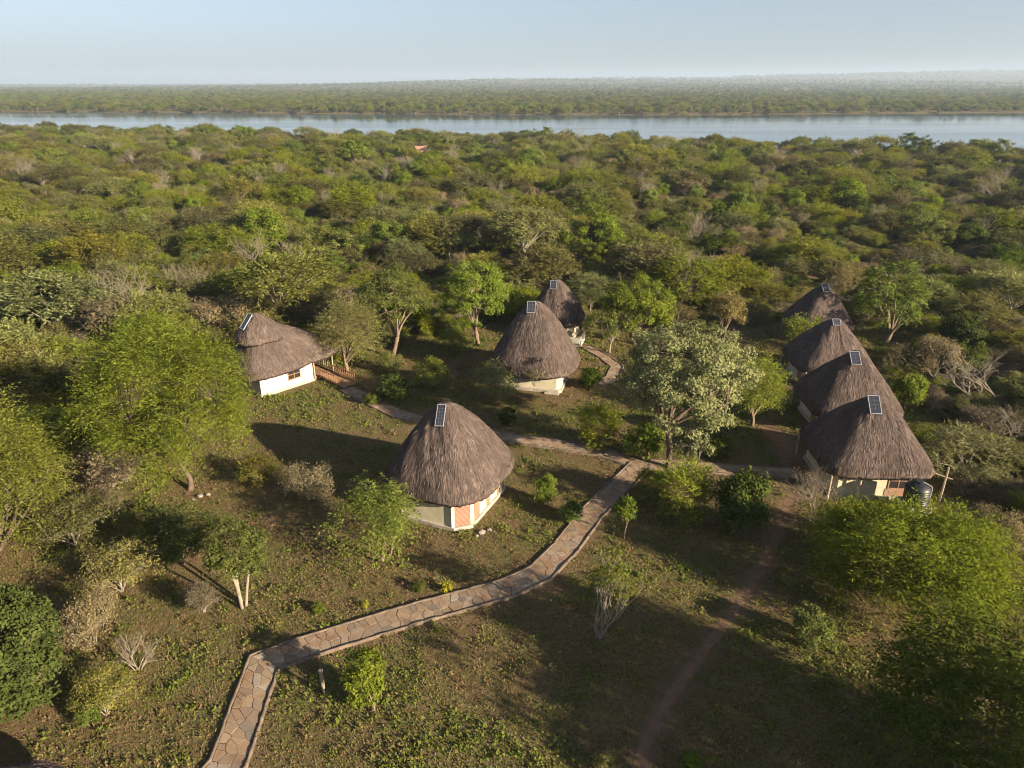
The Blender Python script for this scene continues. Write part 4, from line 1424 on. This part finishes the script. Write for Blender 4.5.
def instancer(name, label, cat, P, kinds, srcs, rot, scl, parent=None):
    """one object that repeats the given plants over its points"""
    me = bpy.data.meshes.new(name)
    me.vertices.add(len(P)); me.vertices.foreach_set('co', np.asarray(P, dtype=np.float32).ravel())
    for an, tp, val in (('kind', 'INT', kinds), ('spin', 'FLOAT', rot)):
        a = me.attributes.new(an, tp, 'POINT'); a.data.foreach_set('value', np.asarray(val, dtype=np.int32 if tp == 'INT' else np.float32))
    a = me.attributes.new('size', 'FLOAT_VECTOR', 'POINT'); a.data.foreach_set('vector', np.asarray(scl, dtype=np.float32).ravel())
    me.update()
    o = link(name, me, None)
    tag(o, label, cat, kind='stuff')
    ng = bpy.data.node_groups.new(name, 'GeometryNodeTree')
    ng.interface.new_socket('Geometry', in_out='INPUT', socket_type='NodeSocketGeometry')
    ng.interface.new_socket('Geometry', in_out='OUTPUT', socket_type='NodeSocketGeometry')
    n, l = ng.nodes, ng.links
    gi, go = n.new('NodeGroupInput'), n.new('NodeGroupOutput')
    join = n.new('GeometryNodeJoinGeometry')

    def attr(nm, tp):
        x = n.new('GeometryNodeInputNamedAttribute'); x.data_type = tp; x.inputs[0].default_value = nm
        return next(s for s in x.outputs if s.enabled and s.name == 'Attribute')
    ka, ra, sa = attr('kind', 'INT'), attr('spin', 'FLOAT'), attr('size', 'FLOAT_VECTOR')
    cx = n.new('ShaderNodeCombineXYZ'); l.new(ra, cx.inputs[2])
    for k, objs in enumerate(srcs):
        cmpn = n.new('FunctionNodeCompare'); cmpn.data_type = 'INT'; cmpn.operation = 'EQUAL'
        ins = [s for s in cmpn.inputs if s.enabled]
        l.new(ka, ins[0]); ins[1].default_value = k
        j2 = n.new('GeometryNodeJoinGeometry')
        for ob in objs:
            oi = n.new('GeometryNodeObjectInfo'); oi.transform_space = 'ORIGINAL'
            oi.inputs['Object'].default_value = ob
            l.new(oi.outputs['Geometry'], j2.inputs[0])
        ip = n.new('GeometryNodeInstanceOnPoints')
        l.new(gi.outputs[0], ip.inputs['Points']); l.new(cmpn.outputs[0], ip.inputs['Selection'])
        l.new(j2.outputs[0], ip.inputs['Instance']); l.new(cx.outputs[0], ip.inputs['Rotation']); l.new(sa, ip.inputs['Scale'])
        l.new(ip.outputs[0], join.inputs[0])
    l.new(join.outputs[0], go.inputs[0])
    md = o.modifiers.new('scatter', 'NODES'); md.node_group = ng
    return o


keys = sorted(SRC)
kmap = {k: i for i, k in enumerate(keys)}
rest = [i for i in range(len(T)) if i not in single]
# tall trees just right of and below the picture, whose shade falls across the lower right of the clearing
BIG = np.array([(24.5, 11.0, 1.75), (32.0, 7.5, 1.7)])
rk = np.array([kmap.get((int(kind[i]), proto(int(kind[i]), int(sub[i]))), 0) for i in rest])
instancer('woodland', 'dense acacia bushland stretching back to the river', 'woodland', np.r_[np.c_[T[rest], Z[rest] - 0.05], np.c_[BIG[:, :2], 0 * BIG[:, 0]]],
          np.r_[rk, np.full(len(BIG), kmap.get((2, 0), 0))], [SRC[k] for k in keys], np.r_[rot[rest], np.arange(len(BIG)) * 1.3],
          np.r_[np.stack([sc_w[rest], sc_w[rest], sc_h[rest]], 1), np.stack([BIG[:, 2] * 0.9, BIG[:, 2] * 0.9, BIG[:, 2]], 1)])


def kids(o): return [c for c in col.objects if c.parent == o]


shrub_src = []
for sh in ('s_green', 's_yellowgreen', 's_olive', 's_dry', 's_grey'):
    for o in col.objects:
        if o.type == 'MESH' and o.data == LIB[sh].trunk:
            shrub_src.append(kids(o.parent)); break
m = len(S)
sk = rng.choice(len(shrub_src), m, p=[0.2, 0.2, 0.28, 0.2, 0.12])
ss = rng.uniform(0.5, 1.15, m) * np.where(S[:, 1] > 120, 1.4, 1.0)
instancer('undergrowth', 'low mixed green and brown scrub filling the gaps between trees', 'undergrowth', np.c_[S, terrain(S[:, 0], S[:, 1]) - 0.03], sk, shrub_src,
          rng.random(m) * 6.28, np.stack([ss * 1.15, ss * 1.15, ss * rng.uniform(0.6, 1.0, m)], 1))

# far bank: wooded as far as one can see trees
fb = []
for a, b, cell in ((0, 260, 9.0), (260, 700, 13.0), (700, 1600, 22.0), (1600, 3600, 42.0), (3600, 7500, 90)):
    n_ = int((b - a) * 2 * 0.85 * (850 + b) / cell ** 2)
    x = rng.uniform(-1, 1, n_) * 0.85 * (850 + b); off = rng.uniform(a, b, n_)
    y = shore_far(x) + off - 12
    k_ = (np.abs(x) < 0.8 * y + 60) & (terrain(x, y) > WATER_Z + 0.08)
    s_ = rng.uniform(0.6, 1.35, n_) * np.interp(off, [0, 300, 1600, 7500], [0.95, 1.05, 1.5, 2.4])
    fb.append(np.c_[x, y, s_][k_])
fb = np.concatenate(fb)
far_src = [SRC[k] for k in keys if names[k[0]] in ('umbrella acacia', 'feathery acacia', 'green leafy tree', 'dark evergreen bush')]
instancer('far_woodland', 'hazy wooded far bank beyond the river', 'woodland', np.c_[fb[:, :2], terrain(fb[:, 0], fb[:, 1]) - 0.1],
          rng.integers(0, len(far_src), len(fb)), far_src, rng.random(len(fb)) * 6.28, np.stack([fb[:, 2], fb[:, 2], fb[:, 2] * rng.uniform(0.8, 1.3, len(fb))], 1))
g = at(391, 113.5, WATER_Z); g.z = -1.8
plant('round_tree', make_tree('round_far', 401, 12, 14, 'l_dark', 'ball', 'ball', 0.05, 80, 60, (1.0, 0.6), 1.6, n_main=5, twig_every=5), (g.x, g.y + 4, -1.9), 0, 1,
      'dark green round tree standing alone at the far water edge', 'tree')

# ---- grass and weeds of the clearing
def grass():
    n = 520000
    y = 15 + 67 * rng.random(n) ** 0.95
    x = rng.uniform(-1, 1, n) * (0.75 * y + 5)
    # a part of them gathers into weed clumps
    nc = 5200
    cy_ = 15 + 62 * rng.random(nc); cx_ = rng.uniform(-1, 1, nc) * (0.75 * cy_ + 5)
    cr = rng.uniform(0.08, 0.3, nc)
    pick = rng.integers(0, nc, n // 5)
    x[:n // 5] = cx_[pick] + rng.normal(0, 1, n // 5) * cr[pick]; y[:n // 5] = cy_[pick] + rng.normal(0, 1, n // 5) * cr[pick]
    clump = np.zeros(n); clump[:n // 5] = 1
    ct = np.zeros(n); ct[:n // 5] = rng.normal(0.25, 0.3, nc)[pick]
    ok = np.ones(n, dtype=bool)
    for pts, hw in PATHS: ok &= dist_poly(x, y, pts) > hw * (0.99 - 0.22 * np.clip(N3(x, y, 0.9, 2) * 2.2 - 1.1, 0, 1) * (rng.random(n) < 0.35))
    for hx_, hy_, hr_ in HUTS: ok &= np.hypot(x - hx_, y - hy_) > hr_ * 0.72
    bare = np.clip(1.1 - dist_poly(x, y, TRACK) / 0.75, 0, 1) + np.clip(1.2 - dist_poly(x, y, YARD) / 1.5, 0, 1)
    pat = N2(x, y, 5.0, 3)
    dens = np.clip(1.25 - np.clip((pat - 0.54) * 4, 0, 0.6) - bare * 1.3, 0.02, 1)
    ok &= rng.random(n) < dens
    x, y, clump, ct = x[ok], y[ok], clump[ok], ct[ok]
    n = len(x)
    g = N1(x, y, 6.5, 3) * 0.6 + N3(x, y, 1.2, 2) * 0.4
    t = np.clip((g - 0.5) * 3.0 + 0.46 + np.clip((y - 36) / 30, 0, 0.25) + ct + rng.normal(0, 0.24, n), 0, 1)
    a = rng.random(n) * 6.283
    lean = rng.uniform(0.5, 2.2, n)
    D = np.stack([np.cos(a) * lean, np.sin(a) * lean, np.ones(n)], 1)
    Nn = rng.normal(0, 0.55, (n, 3)) + [0, 0, 1.0]
    hgt = rng.uniform(0.05, 0.13, n) * (0.7 + 0.5 * np.clip((g - 0.35) * 2.2, 0, 1)) * (1 + 0.5 * clump) * np.interp(y, [15, 40, 80], [1, 1.15, 1.9])
    V, F = kite(np.stack([x, y, clump * rng.random(n) * 0.16], 1), D, Nn, hgt, hgt * rng.uniform(0.35, 0.7, n))
    tag(link('grass', quads_mesh('grass', V, F, False, t), M['l_grass']), 'patchy green and straw coloured grass of the clearing', 'grass', kind='stuff')


grass()

# ------------------------------------------------------------------ small things
# water tank: ribbed black cylinder with a domed top and lid
tk = Vector((25.3, 38.35, 0))
tank = empty('water_tank', (tk.x, tk.y, 0), 0, 'ribbed black plastic water tank standing at the nearest right-hand hut', 'tank')
prof = [(0.70, 0.90)]
for k in range(8):
    z = 0.90 + k * 0.15
    prof += [(0.74, z + 0.02), (0.74, z + 0.09), (0.70, z + 0.11), (0.70, z + 0.15)]
prof += [(0.66, 2.15), (0.50, 2.30), (0.30, 2.38), (0.26, 2.38)]
pv = np.array([[r * math.cos(a), r * math.sin(a), z] for r, z in prof for a in np.linspace(0, 2 * math.pi, 28, endpoint=False)])
i = np.arange(len(prof) * 28).reshape(len(prof), 28); j = np.roll(i, -1, 1)
link('body', quads_mesh('body', pv, np.stack([i[:-1], j[:-1], j[1:], i[1:]], -1).reshape(-1, 4)), M['tank'], tank)
MB().tube([(0, 0, 2.37), (0, 0, 2.46), (0, 0, 2.48)], [0.28, 0.28, 0.2], 18).build('lid', M['tank'], tank)
MB().box(-0.8, 0.8, -0.8, 0.8, 0, 0.89).build('stand', M['concrete'], tank, bevel=0.02)
MB().tube([(0.1, -0.2, 2.5), (0.5, -0.45, 2.35), (0.77, -0.2, 2.0), (0.78, -0.1, 0.6)], [0.022] * 4, 6).build('pipe', M['white'], tank)

fr = at(930, 505)
rack = empty('pole_frame', (fr.x, fr.y, 0), 0, 'rough wooden pole frame standing right of the nearest right-hand hut', 'frame')
for dx, dy, hh in ((-0.25, 1.4, 2.5), (0.75, 0.3, 2.6), (-0.6, 3.2, 2.6)):
    MB().tube([(dx, dy, -0.1), (dx + 0.03, dy, hh)], [0.07, 0.055], 6).build('post', M['pole'], rack)
MB().tube([(-0.75, 1.55, 2.05), (1.2, 0.25, 1.75)], [0.05, 0.045], 6).build('rail', M['pole'], rack)
MB().tube([(-1.2, 3.3, 2.5), (0.6, 3.1, 2.5)], [0.05, 0.045], 6).build('rail', M['pole'], rack)

pb = at(324.5, 695)
post = empty('marker_post', (pb.x, pb.y, 0), 0, 'short pale wooden post standing below the path bend', 'post')
MB().tube([(0, 0, -0.1), (-0.01, 0, 0.7), (-0.03, 0, 1.42)], [0.055, 0.075, 0.1], 8).build('shaft', M['palebark'], post)
MB().tube([(-0.03, 0, 1.425), (-0.03, 0, 1.47)], [0.115, 0.08], 8).build('cap', M['pole'], post)


def rock(mb, c, r, rg):
    bm = bmesh.new(); bmesh.ops.create_icosphere(bm, subdivisions=1, radius=r)
    for v in bm.verts: v.co = Vector((v.co.x * rg.uniform(0.7, 1.3), v.co.y * rg.uniform(0.7, 1.3), v.co.z * rg.uniform(0.45, 0.8))) + Vector(c)
    me = bpy.data.meshes.new('rock'); bm.to_mesh(me); bm.free()
    return me


rg = random.Random(8)
SIZE = ['largest', 'middle-sized', 'smallest']
for (bx, by, lab, grp) in ((200, 497, 'pale rock in the small heap at the foot of the large acacia', 'rocks at the foot of the large acacia'),
                           (482, 533, 'pale rock lying at the right corner of the brick-cornered hut', 'rocks at the brick-cornered hut')):
    g = at(bx, by)
    for k, (r_, ox, oy) in enumerate(((0.24, 0.0, 0.0), (0.17, 0.45, 0.25), (0.12, -0.3, -0.35))):
        o = link('rock', rock(None, (0, 0, 0), r_, rg), M['rock'], None, (g.x + ox, g.y + oy, r_ * 0.35))
        tag(o, f'{SIZE[k]} {lab}', 'rock', grp)

# far little house and shelter in the bush
g = FARH
fh = empty('small_house', (g.x, g.y, 0), 0.5, 'tiny red-roofed house almost hidden in the bush near the river', 'house')
MB().box(-2.4, 2.4, -2, 2, 0, 2.7).build('wall', M['brick'], fh)
MB().add([(-2.6, -2.4, 2.6), (2.6, -2.4, 2.6), (2.6, 2.4, 2.6), (-2.6, 2.4, 2.6), (-2.6, 0, 3.8), (2.6, 0, 3.8)], [(0, 1, 5, 4), (2, 3, 4, 5), (0, 4, 3), (1, 2, 5), (3, 2, 1, 0)]).build('roof', M['brick'], fh)
MB().box(-0.5, 0.5, -2.04, -2.0, 0, 2.0).build('door', M['wood'], fh)

# ------------------------------------------------------------------ haze
hz, n, l, o = newmat('haze')
pvn = n.new('ShaderNodeVolumePrincipled')
pvn.inputs['Color'].default_value = (0.62, 0.78, 1.0, 1)
pvn.inputs['Density'].default_value = 0.00013
pvn.inputs['Anisotropy'].default_value = 0.1
l.new(pvn.outputs[0], o.inputs['Volume'])
ztop = float(GZ.max()) + 30
tag(MB().box(-15600, 15600, -300, 13500, float(GZ.min()) - 1.0, max(ztop, 45)).build('haze', hz), 'pale morning haze over the river and bushland', 'haze', kind='stuff')
